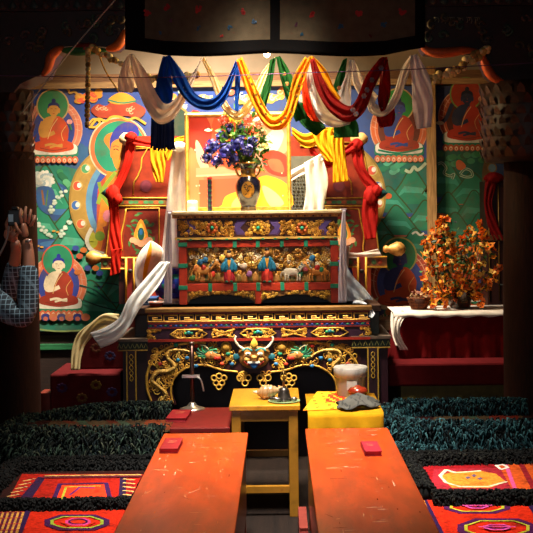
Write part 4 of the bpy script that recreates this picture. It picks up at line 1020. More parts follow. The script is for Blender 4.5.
# small things on the platform at its left end
zt = ZT
s = MB('3c5a8a')
for i in range(6): s.box(P(138, 300, 7.5).x + i * .003, P(156, 300, 7.5).x + i * .002, 7.42, 7.62, zt + i * .008, zt + .007 + i * .008, ['3c5a8a', '7a98c0', '2c4470'][i % 3])
tag(s.build('paper_stack', M['cloth']), 'small stack of blue folded papers on the left end of the altar table', 'paper')
s = MB('b8b0a8'); s.lathe(on(156, 303, 7.33, zt), [(.03, 0), (.045, .01), (.05, .03), (.055, .032), (.045, .02)], 18, lambda j, q: '9a3a28' if j < 2 else 'c8c0b8')
tag(s.build('offering_bowl', M['ceramic']), 'small red and silver offering bowl at the foot of the left narrow scarf', 'bowl')

# ------------------------------------------------------------------ valance and the scarves hung under it
va = thing('cloth_valance', 'dark flowered cloth valance in two panels with black borders', 'valance', P(275, 52, 6.86))
s = MB()
def vy(x): return 52.5 + 5.5 * math.sin(PI * (x - 126) / 148) * .4 + 1.2 * math.sin((x - 126) / 9) * .3 if x < 274 else 54 + 1.2 * math.sin((x - 274) / 11) * .3 - 5 * max(0, (x - 380) / 45) ** 2
rows = []
for i in range(61):
    x = 125 + 300 * i / 60; e = 53.5 + 3 * math.sin(PI * (x - 125) / 150) ** 2 - (6 * max(0, (x - 385) / 40)) - (4 * max(0, (165 - x) / 40))
    rows.append([P(x, -40 + (e + 40) * k / 20, 6.86 + .02 * math.sin(x * .09 + k * .1) * k / 20) for k in range(21)])
s.grid(rows, lambda u, v: '060507' if (v > .84 or u < .055 or u > .95 or .475 < u < .515) else '52483a')
vc = s.build('valance_cloth', M['cloth'], va, solid=.006)
s = MB(); rn = random.Random(3)
for (x, y, r, c) in ((147, 13, 5, 'a03030'), (168, 8, 5, '8c2a2c'), (198, 10, 5.5, 'a03232'), (170, 21, 3, '5c3a4c'), (198, 28, 3.5, '2c4a66'), (230, 27, 3.5, '2c4a66'), (254, 22, 4, '3c5068'), (244, 12, 4.5, '8c2c2c'), (312, 14, 5.5, 'a03030'), (296, 25, 3.5, '5c3a4c'), (340, 27, 4, '2c506a'), (358, 14, 6, 'b03838'), (384, 24, 4, '2c506a'), (402, 12, 5.5, 'a03030'), (302, 34, 3, '2c506a'), (222, 36, 2.5, '8c2c2c'), (160, 33, 2.5, '2c4a66'), (370, 36, 2.5, '4a2020')):
    for j in range(9):
        a, d = rn.random() * 6.3, rn.random() * r * .7
        s.relief([(x + d * math.cos(a) + r * .3 * math.cos(t * PI / 4), y + d * math.sin(a) + r * .3 * math.sin(t * PI / 4)) for t in range(8)], 6.86 + .02 * math.sin(x * .09 + .1 * (y + 40) / 4.7) * (y + 40) / 94 - .005, .002, c)
s.build('embroidered_flowers', M['cloth'], vc)
DS = 6.78
def scarf(pieces, col, label, m='silk', colf=None, fr=None, flowers=None, nm='hanging_scarf'):
    s = MB(col)
    for pc in pieces:
        band(s, pc[0], pc[1], pc[2] if len(pc) > 2 else DS, colf, .028, 3 if len(pc) < 4 else pc[3], nu=34, nv=17, ph=len(s.v) * .01)
    if fr: fr(s)
    o = s.build(nm, M[m], solid=.003)
    return tag(o, label, 'scarf', 'ceremonial scarves hung below the valance')
# outer (lower) edge first, inner (upper) edge second; D about 6.78, those behind at 6.84
scarf([([(127, 56), (121, 70), (118, 84), (120, 91)], [(130, 56), (131, 70), (134, 86), (132, 93)], 6.80), ([(129, 54), (136, 84), (148, 112), (160, 124), (176, 116), (192, 86), (200, 60)], [(133, 54), (146, 72), (158, 96), (166, 104), (176, 98), (188, 80), (203, 58)], 6.76)],
      'f6e6d6', 'sheer beige scarf, leftmost swag with a short tail at its left end')
def bluefr(s):
    rn = random.Random(4)
    for i in range(46):
        x = 152 + 22 * i / 46; s.tube(catmull([P(x, 118, 6.83), P(x + rn.uniform(-.6, .6), 135, 6.83), P(x + rn.uniform(-1, 1), 148 + rn.uniform(-3, 3), 6.83)], 5), .0045, rn.choice(['0f2450', '16306a', '3a4a78']), 4)
scarf([([(163, 56), (158, 75), (156, 92), (162, 106)], [(169, 57), (171, 75), (173, 92), (172, 102)], 6.815), ([(166, 56), (174, 82), (190, 104), (210, 110), (226, 100), (238, 64)], [(170, 55), (184, 74), (196, 94), (212, 98), (224, 86), (237, 58)], 6.74),
       ([(236, 60), (235, 85), (235, 110)], [(240, 60), (240, 85), (238, 112)], 6.79, 2), ([(152, 110), (152, 122)], [(174, 110), (174, 122)], 6.83)],
      '1650a8', 'deep blue scarf with a dark fringe, second swag from the left', fr=bluefr)
scarf([([(201, 58), (209, 76), (222, 108), (238, 120), (254, 106), (266, 78), (273, 60)], [(204, 57), (218, 80), (228, 104), (238, 111), (250, 96), (262, 72), (275, 57)], 6.83)],
      'f0dcae', 'cream scarf passing behind the blue one near the middle')
def dots(pts, r, cols, D_, seed=1):
    def f(s):
        rn = random.Random(seed)
        for x, y in pts:
            for j in range(6):
                a = j * 1.05; s.relief([(x + r * .6 * math.cos(a) + r * .45 * math.cos(t * PI / 3), y + r * .6 * math.sin(a) + r * .45 * math.sin(t * PI / 3)) for t in range(6)], D_, .003, rn.choice(cols))
    return f
scarf([([(236, 60), (246, 90), (262, 122), (276, 130), (290, 122), (300, 94), (311, 60)], [(242, 57), (254, 82), (266, 108), (276, 117), (286, 106), (294, 76), (305, 57)], 6.72)],
      'dd9412', 'golden yellow scarf printed with small dark marks, in the middle', fr=dots([(249, 78), (252, 84), (256, 95), (261, 104), (266, 114), (281, 122), (291, 112), (297, 96), (299, 86), (302, 76), (285, 118)], 1.3, ['6a4a18', '7a5a20'], 6.695))
scarf([([(308, 57), (318, 72), (326, 90), (337, 104)], [(313, 56), (326, 70), (334, 88), (341, 98)], 6.79, 2)], 'e2aa14', 'yellow scarf end crossing over the top of the dark red swag')
scarf([([(270, 60), (268, 72), (262, 92), (258, 108)], [(276, 57), (274, 72), (270, 92), (264, 112)], 6.81, 2), ([(276, 57), (282, 84), (288, 104), (296, 122)], [(280, 56), (292, 76), (296, 96), (306, 118)], 6.80, 3), ([(343, 60), (336, 78), (328, 104)], [(347, 58), (344, 84), (340, 110)], 6.85, 2), ([(296, 104), (300, 122), (316, 136)], [(310, 100), (318, 116), (326, 128)], 6.9, 2), ([(328, 102), (333, 122), (334, 138)], [(342, 104), (357, 122), (359, 137)], 6.88, 2)],
      '205c24', 'dark green flowered scarf seen between the yellow swag and the dark red one', fr=dots([(287, 84), (291, 98), (284, 74), (339, 88)], 2, ['a85a3c', 'c8a050', '3a8a3a'], 6.775, 4))
scarf([([(305, 62), (302, 84), (304, 108), (312, 121)], [(309, 60), (312, 84), (314, 106), (320, 122)], 6.82, 2)], 'e8521c', 'narrow bright orange scarf beside the white lining of the red swag')
scarf([([(307, 60), (308, 90), (318, 118), (334, 127), (350, 124)], [(311, 60), (316, 84), (326, 106), (338, 114), (352, 118)], 6.78, 3), ([(350, 60), (344, 80), (334, 100), (334, 116)], [(352, 60), (351, 80), (351, 100), (350, 112)], 6.83, 3), ([(349, 60), (352, 80), (360, 96), (372, 108)], [(354, 60), (362, 76), (371, 88), (378, 96)], 6.83, 2), ([(366, 96), (370, 112), (384, 116), (398, 102), (408, 76), (414, 58)], [(372, 94), (376, 104), (386, 106), (394, 92), (402, 68), (411, 55)], 6.8, 3)],
      'f0e8dc', 'white scarf lining the dark red swag and rising to the right')
scarf([([(310, 60), (316, 88), (330, 112), (348, 122), (364, 112), (374, 88), (388, 60)], [(314, 58), (324, 80), (336, 98), (350, 106), (358, 96), (366, 76), (380, 58)], 6.71, 3), ([(381, 57), (380, 80), (378, 100), (381, 112)], [(387, 57), (390, 75), (390, 96), (385, 110)], 6.78, 2), ([(376, 108), (377, 120), (380, 128)], [(394, 104), (395, 118), (392, 126)], 6.84, 2)],
      '9a1a12', 'dark red scarf with pale flowers, deepest swag right of centre', fr=dots([(353, 110), (364, 96), (372, 80), (356, 114), (367, 90), (381, 68)], 2.6, ['9a6a6a', '8a8a9a', 'b08a7a'], 6.685, 2))
scarf([([(409, 56), (412, 84), (413, 110), (417, 129)], [(417, 54), (429, 76), (433, 100), (431, 127)], 6.8, 3)], 'e6dcde', 'pale grey scarf tail at the right end of the row', fr=None)
# thin strings and garlands
def strand(pts, r, col, label, name='string', n=30, m='cloth'):
    s = MB(col); s.tube(catmull(pts, n), r, n=5); return tag(s.build(name, M[m]), label, 'string')
strand([P(-30, 75, 6.66), P(150, 77.5, 6.66), P(300, 73, 6.66), P(420, 69, 6.66), P(580, 60, 6.66)], .0028, '5a3a5a', 'thin purple string stretched straight across in front of the scarves')
strand([P(115, 0, 6.6), P(70, 52, 6.7), P(22, 113, 6.8)], .004, 'a89c90', 'pale cord slanting down to the left in front of the left bracket')
strand([P(98, 52, 6.93), P(106, 72, 6.94), P(119, 92, 6.94)], .005, 'b88a3c', 'short yellow cord hanging from the left bracket beside the beads')
def garland(pts, n, r, cols, label, jit=.0, D_=6.9):
    s = MB(); rn = random.Random(n); q = catmull([P(x, y, D_) for x, y in pts], n)
    s.tube(q, .003, '5a4020', 4)
    for i, c in enumerate(q): s.ball(c + Vector((rn.uniform(-jit, jit), 0, rn.uniform(-jit, jit))), r * rn.uniform(.8, 1.15), rn.choice(cols), 8, 6)
    return tag(s.build('bead_garland', M['cloth']), label, 'garland')
garland([(88, 50), (88, 75), (87.5, 100), (87, 126)], 20, .017, ['a8844c', 'c0a068', '7a5830'], 'short vertical string of brown beads hanging from the left bracket')
garland([(92, 48), (110, 58), (130, 68), (150, 78), (175, 80), (196, 74)], 34, .022, ['d8b870', 'b89450', 'ecd090', '94703c'], 'beaded garland sloping from the left bracket behind the beige scarf', .01, 6.92)
garland([(430, 80), (445, 76), (460, 67), (476, 58), (486, 48)], 44, .022, ['e0bc78', 'b89450', 'f0d090', '94703c'], 'shaggy tan garland tied between the wooden post and the right bracket', .022, 6.93)

# ------------------------------------------------------------------ low benches
def G(x, y, z):                                       # where the sight line of a picture point meets height z
    dx, dy = x - CX, y - CY; c, s_ = math.cos(ROLL), math.sin(ROLL)
    D_ = (H - z) * F / (s_ * dx + c * dy); return Vector(((c * dx - s_ * dy) * D_ / F, D_, z))
def bench(x0, x1, y0, y1, label):
    zt = .52
    r = thing('low_reading_bench', label, 'bench', ((x0 + x1) / 2, (y0 + y1) / 2, 0), 'two long orange-red reading benches')
    s = MB('ae3c0c'); s.box(x0, x1, y0, y1, zt - .022, zt); tt = s.build('tabletop', M['lacquer'], r, bevel=.004)
    s = MB('7c2c0c'); s.box(x0 + .012, x0 + .03, y0 + .03, y1 - .015, .12, zt - .022); s.build('side_panel', M['lacquer'], r)
    s = MB('7c2c0c'); s.box(x1 - .03, x1 - .012, y0 + .03, y1 - .015, .12, zt - .022); s.build('side_panel', M['lacquer'], r)
    s = MB('8a3410'); s.box(x0 + .03, x1 - .03, y1 - .03, y1 - .015, .12, zt - .022); s.build('end_panel', M['lacquer'], r)
    sg = MB(); rn = random.Random(int(x0 * 100))
    for i in range(130):
        x, y, a, l = rn.uniform(x0 + .03, x1 - .03), y1 - .03 - (y1 - y0 - .1) * rn.random() ** 1.5, rn.choice((PI / 2, PI / 2, .1, 0, rn.random() * 3)), rn.uniform(.01, .11) * rn.random() + .008
        if not x0 + .01 < x + l * math.cos(a) < x1 - .01 or y + l * math.sin(a) > y1 - .01: continue
        w_ = rn.uniform(.0006, .0022); n_ = Vector((-math.sin(a), math.cos(a), 0)) * w_; A = Vector((x, y, zt + .0004)); B = A + Vector((math.cos(a), math.sin(a), 0)) * l
        sg.add([A - n_, A * .5 + B * .5 - n_ * rn.uniform(.6, 2.4), B - n_ * .3, B + n_ * .3, A * .5 + B * .5 + n_ * rn.uniform(.6, 2), A + n_], [(0, 1, 2, 3, 4, 5)], rn.choice(['d8956a', 'c87a50', 'e0b090', '6a2a10']))
    sg.build('scratches', M['cloth'], tt)
    for x in (x0 + .015, x1 - .055):
        for y in (y0 + .03, y1 - .055): MB('7a2c10').box(x, x + .04, y, y + .04, 0, zt - .022).build('leg', M['lacquer'], r, bevel=.003)
    return r
bench(-.603, -.168, 2.6, 5.72, 'left of the two long orange-red benches in the foreground')
bench(.128, .56, 2.6, 5.80, 'right of the two long orange-red benches in the foreground')
def book(x, y, z, w_, l_, t_, rot, label, col='7c1016', nm='book'):
    m = Matrix.Translation((x, y, z)) @ Matrix.Rotation(rot, 4, 'Z')
    r = thing(nm, label, 'book', (x, y, z))
    s = MB(col); s.box(-w_ / 2, w_ / 2, -l_ / 2, l_ / 2, t_ * .82, t_, m=m); s.box(-w_ / 2, w_ / 2, -l_ / 2, l_ / 2, 0, t_ * .15, m=m); s.box(-w_ / 2, -w_ / 2 + .004, -l_ / 2, l_ / 2, 0, t_, m=m)
    cv = s.build('cover', M['paint'], r, bevel=.001)
    s = MB('a03038'); s.box(-w_ / 2 + .004, w_ / 2 - .003, -l_ / 2 + .003, l_ / 2 - .003, t_ * .15, t_ * .82, m=m); s.build('pages', M['cloth'], r)
    s = MB('c88a5a')
    for k_ in range(3): s.box(-w_ * .2, w_ * .2, l_ * (.05 + k_ * .1), l_ * (.06 + k_ * .1), t_, t_ + .0006, m=m)
    s.build('cover_marks', M['paint'], cv)
    return r
g = G(171.5, 446, .53); book(g.x, g.y, .52, .088, .24, .024, -.02, 'small red book lying at the far left corner of the left bench')
g = G(371, 449, .53); book(g.x, g.y, .52, .08, .22, .024, .02, 'small red book lying near the far right corner of the right bench', '98182a')

# ------------------------------------------------------------------ small tables behind the benches
def small_table(nm, label, x0, x1, y0, y1, zt, top, leg, stretch, mt, over=.012, lw=.05, ap=.06):
    r = thing(nm, label, 'table', ((x0 + x1) / 2, (y0 + y1) / 2, 0))
    s = MB(top); s.box(x0, x1, y0, y1, zt - .028, zt); s.build('tabletop', M[mt], r, bevel=.004)
    for x in (x0 + over, x1 - over - lw):
        for y in (y0 + over, y1 - over - lw): MB(leg).box(x, x + lw, y, y + lw, 0, zt - .028).build('leg', M[mt], r, bevel=.003)
    s = MB(leg); s.box(x0 + over + lw, x1 - over - lw, y0 + over + .006, y0 + over + .024, zt - .028 - ap, zt - .028); s.build('apron', M[mt], r)
    s = MB(leg); s.box(x0 + over + .006, x0 + over + .024, y0 + over + lw, y1 - over - lw, zt - .028 - ap, zt - .028); s.box(x1 - over - .024, x1 - over - .006, y0 + over + lw, y1 - over - lw, zt - .028 - ap, zt - .028); s.build('side_apron', M[mt], r)
    for y, z in stretch: MB(leg).box(x0 + over + lw, x1 - over - lw, y, y + .03, z, z + .035).build('stretcher', M[mt], r)
    return r
small_table('wooden_table', 'tall narrow yellow wooden table between the two benches', P(229, 405, 6.0).x, P(300, 405, 6.0).x, 6.0, 6.58, .607, 'c98818', '9c6a1c', ((6.02, .13), (6.5, .22)), 'table')
rt = small_table('red_table', 'small bright red table with a metal stand, left of the yellow table', -.600, -.274, 6.0, 6.62, .49, '5e0c09', '4a1410', ((6.03, .1),), 'paint', ap=.12)
small_table('cloth_covered_table', 'small low table under a yellow cloth, right of the yellow table', .155, .56, 6.1, 6.7, .545, '8a4a1c', '6a3410', ((6.12, .1),), 'table')
# yellow cloth on it, patterned cloth upon that
s = MB('e0a818'); zz = .547; rows = []
for i in range(21):
    x = .15 + .415 * i / 20; r_ = []
    for (y, z) in ((6.7, zz), (6.5, zz + .001), (6.3, zz), (6.12, zz), (6.092, zz - .006), (6.088, zz - .03), (6.085 - .004 * math.sin(i * .9), zz - .08), (6.083 - .008 * math.sin(i * .9), zz - .125)): r_.append(Vector((x, y, z + .002)))
    rows.append(r_)
s.grid(rows, lambda u, v: 'c48c10' if v > .45 else 'b8800f'); cloth_obj('yellow_table_cloth', s, 'plain yellow cloth hanging over the front of the low right table', 'cloth', 'cloth', solid=.003)
s = MB(); rows = []; rn = random.Random(3)
for i in range(17):
    u = i / 16; r_ = []
    for k_ in range(13):
        v = k_ / 12; a = G(303 + 62 * u, 412 - 3 * u, zz); b = G(317 + 40 * u, 393, zz); q = a.lerp(b, v); r_.append(Vector((q.x, q.y, zz + .008 + .004 * math.sin(i * 1.7) * math.sin(k_ * 1.3))))
    rows.append(r_)
s.grid(rows, lambda u, v: 'c83a1c' if (.3 < u < .75 and .25 < v < .85 and (int(u * 16) + int(v * 12)) % 3) else ('e0781c' if (int(u * 16) * 3 + int(v * 12) * 5) % 7 == 0 else 'e8b428'))
cloth_obj('patterned_cloth', s, 'yellow cloth with red and orange pattern under the grey cloth', 'cloth', 'cloth')
s = MB('7d7a74'); rows = []; gc = G(358, 404, zz + .02)
for i in range(25):
    u = i / 24 * 2 - 1; r_ = []
    for k_ in range(17):
        v = k_ / 16 * 2 - 1; x = gc.x + .115 * u + .01 * math.sin(k_); y = gc.y + .13 * v * (1 - .3 * u * u)
        h = .016 + .05 * max(0, 1 - .8 * u * u - .7 * v * v) + .008 * math.sin(u * 6 + v * 5) + .004 * math.sin(v * 9 - u * 5)
        r_.append(Vector((x, y + .12 * u * .3, zz + max(.014, h))))
    rows.append(r_)
s.grid(rows, lambda u, v: '55534e' if int(u * 24 + v * 9) % 5 else '3c3c3a'); cloth_obj('crumpled_cloth', s, 'crumpled grey cloth on the yellow-covered table', 'cloth', 'cloth')
# bucket and bowl
bk = thing('plastic_bucket', 'scuffed white plastic bucket with a lid, on the low right table', 'bucket', on(351, 394, 6.62, .55)); b = on(351, 394, 6.6, .552); kk = 6.6 / F
MB('98928a').lathe(b, [(13.2 * kk, 0), (13.8 * kk, .01), (15.4 * kk, .135), (15.6 * kk, .14)], 28).build('bucket_body', M['plastic'], bk)
MB('b0aaa2').lathe(b + Vector((0, 0, .14)), [(16.4 * kk, -.022), (17 * kk, -.02), (17 * kk, .03), (16.2 * kk, .036), (15 * kk, .03), (.01, .03)], 28).build('lid', M['plastic'], bk)
MB('b8b4ac').box(b.x - .03, b.x + .03, b.y - .0935, b.y - .088, b.z + .05, b.z + .1).build('pale_label', M['cloth'], bk)
bo = thing('wooden_bowl', 'red-brown lidded wooden bowl in front of the bucket', 'bowl', on(358, 400, 6.38, .56)); b = on(358, 400, 6.42, .562)
MB('6a1c10').lathe(b, [(.03, 0), (.035, .006), (.045, .02), (.054, .035), (.054, .04)], 24).build('bowl_body', M['ceramic'], bo)
MB('8a2a14').lathe(b + Vector((0, 0, .041)), [(.057, 0), (.058, .012), (.045, .028), (.02, .034), (.014, .04), (.0, .043)], 24).build('lid', M['ceramic'], bo)
# metal stand with book on the red table
st = thing('metal_stand', 'upright metal rod stand on a round foot on the red table', 'stand', on(191, 410, 6.3, .49)); b = Vector((G(192.5, 409, .49).x, G(192.5, 409, .49).y, .49)); kk = b.y / F
MB('b8b0a4').lathe(b, [(.075, 0), (.074, .004), (.05, .012), (.03, .02), (.02, .035), (.012, .042), (.0, .043)], 26).build('round_foot', M['metal'], st)
top = P(192, 343, b.y).z
MB('5a4038').tube([b + Vector((0, 0, .04)), Vector((b.x, b.y, top))], .013, n=12).tube([Vector((b.x, b.y, top - .008)), Vector((b.x, b.y, top + .006))], .016, '8a7a70', n=12).build('rod', M['metal'], st)
zc_ = P(192, 376, b.y).z
MB('c8c4c0').box(b.x - .058, b.x + .045, b.y - .03, b.y + .004, zc_ - .006, zc_ + .008).build('cross_bar', M['metal'], st)
MB('e0dcd8').tube(catmull([Vector((b.x + .03, b.y - .03, zc_)), Vector((b.x + .055, b.y - .035, zc_ - .02)), Vector((b.x + .07, b.y - .035, zc_ - .085))], 8), .005).build('hanging_wire', M['metal'], st)
s = MB('1c1c2a'); s.tube(catmull([Vector((b.x + .04, b.y, zc_ + .01)), Vector((b.x + .12, b.y + .05, zc_ - .03)), Vector((b.x + .19, b.y + .1, .53)), Vector((b.x + .26, b.y + .12, .505))], 14), .004)
g = G(179, 416, .5); book(g.x, g.y, .491, .115, .26, .022, -.05, 'flat dark red book at the left end of the red table', '7c1218')
# conch, bell and dish on the yellow table
zt2 = .608
s = MB('b08a5c'); c0 = P(270, 388, 6.2); c0.z = zt2; ax = []
rows = []
for i in range(26):
    t_ = i / 25; x = -.075 + .125 * t_; r_ = (.006 + .038 * math.sin(PI * min(1, t_ * .92) ** .8) ) * (1 + .06 * math.sin(t_ * 40)); r_ = max(r_, .006)
    zc2 = .036 + .012 * t_
    rows.append([c0 + Vector((x, r_ * math.cos(q * PI / 8) * .9, zc2 + r_ * math.sin(q * PI / 8) * .9)) for q in range(17)])
s.grid(rows, lambda u, v: 'a8845a' if int(u * 25) % 6 else '94704a')
for i in range(4): s.lathe(c0 + Vector((.05 + i * .006, 0, .05 + i * .004)), [(.026 - i * .006, -.004), (.027 - i * .006, 0), (.02 - i * .005, .006)], 14, 'a8845a', axis='X')
s.tube([c0 + Vector((-.06, 0, .034)), c0 + Vector((-.095, 0, .042))], [.012, .006], 'd8c8a8', 8)
s.ball(c0 + Vector((0, 0, .012)), (.03, .02, .012), '4a3a20', 8, 5)
tag(s.build('conch_shell', M['ceramic']), 'tan conch shell lying on the yellow table', 'shell')
s = MB('7a9a5a'); c1 = Vector((P(284, 397, 6.12).x, 6.12, zt2)); s.lathe(c1, [(.07, 0), (.085, .003), (.09, .008), (.086, .008), (.06, .004)], 22, '8aa878')
tag(s.build('green_dish', M['ceramic']), 'shallow green dish under the bell on the yellow table', 'dish')
be = thing('ritual_bell', 'small dark ritual bell with an open-work handle standing in the green dish', 'bell', c1 + Vector((0, 0, .008)))
MB('6a6058').lathe(c1 + Vector((0, 0, .008)), [(.045, 0), (.046, .006), (.036, .02), (.03, .05), (.027, .062), (.012, .07), (.006, .072)], 22).build('bell_body', M['metal'], be)
s = MB('8a7040'); hb = c1 + Vector((0, 0, .08)); s.lathe(hb, [(.006, 0), (.009, .01), (.006, .02), (.012, .03), (.006, .038), (.006, .05)], 12)
for k_ in range(4):
    a = k_ * PI / 2; e = Vector((math.cos(a), math.sin(a), 0)); s.tube(catmull([hb + Vector((0, 0, .045)), hb + e * .016 + Vector((0, 0, .06)), hb + e * .013 + Vector((0, 0, .075)), hb + Vector((0, 0, .088))], 8), .0035, n=5)
s.ball(hb + Vector((0, 0, .09)), .006); s.build('bell_handle', M['metal'], be)
s = MB('7a746c'); s.tube([c1 + Vector((-.075, -.02, .02)), c1 + Vector((-.02, -.052, .018))], .01, n=8); s.ball(c1 + Vector((-.045, -.035, .02)), (.018, .012, .012)); s.ball(c1 + Vector((.055, -.03, .018)), (.02, .014, .012))
tag(s.build('ritual_sceptre', M['metal']), 'small metal sceptre lying at the foot of the bell', 'sceptre')
s = MB('4a1410'); s.box(.128 - .045, .125, 5.25, 5.7, 0, .13); s.box(.085, .125, 5.3, 5.68, .13, .145, '6a2a22'); tag(s.build('folded_red_mat', M['cloth']), 'folded dull red mat on the floor beside the right bench', 'mat')
# ------------------------------------------------------------------ seating platforms with shaggy rugs
def platform(x0, x1, label):
    s = MB('24130c'); s.box(x0, x1, 3.2, 6.93, 0, .2); return tag(s.build('seating_platform', M['wood'], bevel=.006), label, 'platform')
platform(-1.4, -.625, 'low dark wooden seating platform under the left rugs'); platform(.6, 1.75, 'low dark wooden seating platform under the right rugs')
class Rug(MB):
    z = .3; k = 0
    def poly(s, pts, col, n=0):
        if n: pts = [(p[0], p[1]) for p in catmull([(x, y, 0) for x, y in pts], n, True)]
        s.k += 1; vs = []
        for x, y in pts: q = G(x, y, s.z); q.z = s.z + s.k * .00015; vs.append(q)
        return s.add(vs, [tuple(range(len(vs)))], col)
    def line(s, pts, w_, col, closed=False):
        q = [Vector((x, y, 0)) for x, y in pts]; n = len(q)
        for i in range(n if closed else n - 1):
            a, b = q[i], q[(i + 1) % n]; A, B = G(a.x, a.y, s.z), G(b.x, b.y, s.z); t = (B - A); t.normalize(); nn = Vector((-t.y, t.x, 0)) * w_ / 2; A = A - t * w_ * .3; B = B + t * w_ * .3
            s.k += 1; zz_ = Vector((0, 0, s.k * .00015)); s.add([A + nn + zz_, B + nn + zz_, B - nn + zz_, A - nn + zz_], [(0, 1, 2, 3)], col)
def fur(s, path, r, n, L, cols, rn, up=-.3):
    """yarn locks standing out of a rolled edge that follows path"""
    q = catmull(path, max(20, len(path) * 8)); m = len(q)
    for i in range(n):
        t = rn.random() * (m - 1); j = int(t); f = t - j; c = q[j].lerp(q[min(j + 1, m - 1)], f); tn = (q[min(j + 1, m - 1)] - q[j]).normalized()
        sd = tn.cross(Vector((0, 0, 1))).normalized(); a = rn.uniform(-.5, PI + .5)
        d = (sd * math.cos(a) + Vector((0, 0, 1)) * math.sin(a)); p0 = c + d * r * .8
        l = L * rn.uniform(.6, 1.25) * min(1, r / .07); drift = tn * rn.uniform(-.35, .35) + Vector((rn.uniform(-.2, .2), rn.uniform(-.2, .2), 0)); col = rn.choice(cols)
        p1 = p0 + (d * .75 + drift * .4) * l * .45; p2 = p1 + (d * .3 + drift * .6 + Vector((0, 0, -.35))) * l * .4; p3 = p2 + (drift * .5 + d * .1 + Vector((0, 0, -.6))) * l * .3
        w_ = rn.uniform(.004, .0075) if L < .1 else rn.uniform(.0035, .0065)
        s.tube([p0, p1, p2, p3], [w_, w_ * 1.1, w_ * .8, w_ * .25], col, 3)
def shaggy(label, x0, x1, y0, y1, z, thick, rolls, cols, seed, draw, L=.085, dens=1.0):
    r = thing('shaggy_rug', label, 'rug', ((x0 + x1) / 2, (y0 + y1) / 2, .2), 'fringed seat rugs on the platforms')
    s = Rug('3a1414'); s.z = z; s.box(x0, x1, y0, y1, .205, z, '2a1210'); draw(s); s.build('woven_field', M['rug'], r)
    s = MB(); rn = random.Random(seed)
    for path, rr in rolls:
        s.tube(catmull(path, 24), rr * .85, '0a0d0e', 8)
        ln = sum((Vector(path[i + 1]) - Vector(path[i])).length for i in range(len(path) - 1))
        fur(s, path, rr, int(ln * 2100 * dens * (rr / .06) ** .5), L, cols, rn)
    tag(s.build('yarn_fringe', M['yarn'], r), None or 'thick dark yarn fringe around the rug', None, None, 'stuff')
    return r
DKL = ['0c1416', '1a2422', '28342c', '0a0f10', '34463c', '40463a', '142024']; BK = ['050506', '090a0b', '0d0e10', '141414', '080707']; TEAL = ['0c1a1f', '182f36', '244850', '2f585e', '0a1214', '3c666c']
def field1(s):
    s.poly([(40, 432), (60, 413), (175, 413), (175, 432)], '4a3a28')
    for i in range(9): s.line([(48 + i * 14, 416 + (i % 2) * 3), (58 + i * 14, 420 + (i % 3) * 3)], .05, ['6a5a3a', '5a2a1c', '3a4a3a'][i % 3])
    s.line([(62, 420), (170, 420)], .02, '7a5a34'); s.line([(56, 426), (170, 426)], .03, '6a2a1c')
    s.poly([(140, 430), (150, 416), (172, 416), (172, 430)], '7a3a22')
shaggy('raised left rug with thick dark fringe, nearest the red steps', -1.56, -.66, 6.5, 6.84, .395, .1,
       [([(-1.56, 6.85, .3), (-1.6, 6.65, .29), (-1.56, 6.48, .3), (-1.3, 6.42, .3), (-1.0, 6.41, .3), (-.68, 6.43, .3)], .088), ([(-1.58, 6.85, .35), (-1.1, 6.82, .425), (-.68, 6.82, .425)], .042), ([(-1.5, 6.32, .26), (-1.1, 6.32, .26), (-.68, 6.34, .26)], .045)], DKL, 1, field1, .16, 1.15)
def field1r(s):
    s.poly([(430, 425), (440, 404), (515, 404), (528, 425)], '4a3a28')
    for i in range(7): s.line([(440 + i * 12, 408 + (i % 2) * 3), (450 + i * 12, 412 + (i % 3) * 3)], .05, ['6a5a3a', '6a2a1c', '3a4a3a'][i % 3])
    s.line([(436, 412), (515, 412)], .02, '8a6a40'); s.poly([(488, 421), (492, 405), (514, 405), (520, 421)], '6a2418')
shaggy('raised right rug with thick teal-black fringe, in front of the yellow box', .68, 1.72, 6.5, 6.84, .395, .1,
       [([(.66, 6.82, .34), (.64, 6.7, .32), (.66, 6.52, .32), (.85, 6.42, .31), (1.2, 6.41, .31), (1.72, 6.43, .31)], .088), ([(.7, 6.82, .425), (1.2, 6.82, .425), (1.5, 6.82, .42)], .042), ([(.64, 6.3, .26), (1.1, 6.32, .26), (1.7, 6.34, .26)], .045)], TEAL, 2, field1r, .16, 1.15)
def field2(s):
    s.poly([(5, 505), (22, 474), (145, 474), (142, 505)], 'a01c10')
    s.poly([(15, 504), (38, 477), (46, 477), (28, 504)], '2a1a3a'); s.poly([(118, 504), (120, 476), (126, 476), (126, 504)], '2a1a3a')
    for i in range(6):
        y = 479 + i * 4; s.line([(34 - i * 4, y), (24 - i * 4, y + 2)], .018, 'c8a060'); s.line([(29 - i * 4, y), (38 - i * 4, y + 1)], .01, '6a1c3a'); s.line([(124, y), (134, y + 1)], .018, 'c8a060'); s.line([(128, y + 2), (134, y + 3)], .01, '7a2030')
    s.line([(44, 478), (140, 477)], .035, '5a1c28'); s.line([(46, 476.5), (140, 475.5)], .02, 'c09a58')
    s.poly([(56, 500), (62, 486), (108, 485), (112, 500)], 'e03a1c'); s.line([(54, 500), (60, 485), (106, 484), (110, 500)], .022, '3a1a4a'); s.line([(62, 500), (66, 488), (100, 487)], .012, 'a8a030'); s.line([(70, 496), (80, 488), (94, 489)], .014, '6a2a6a')
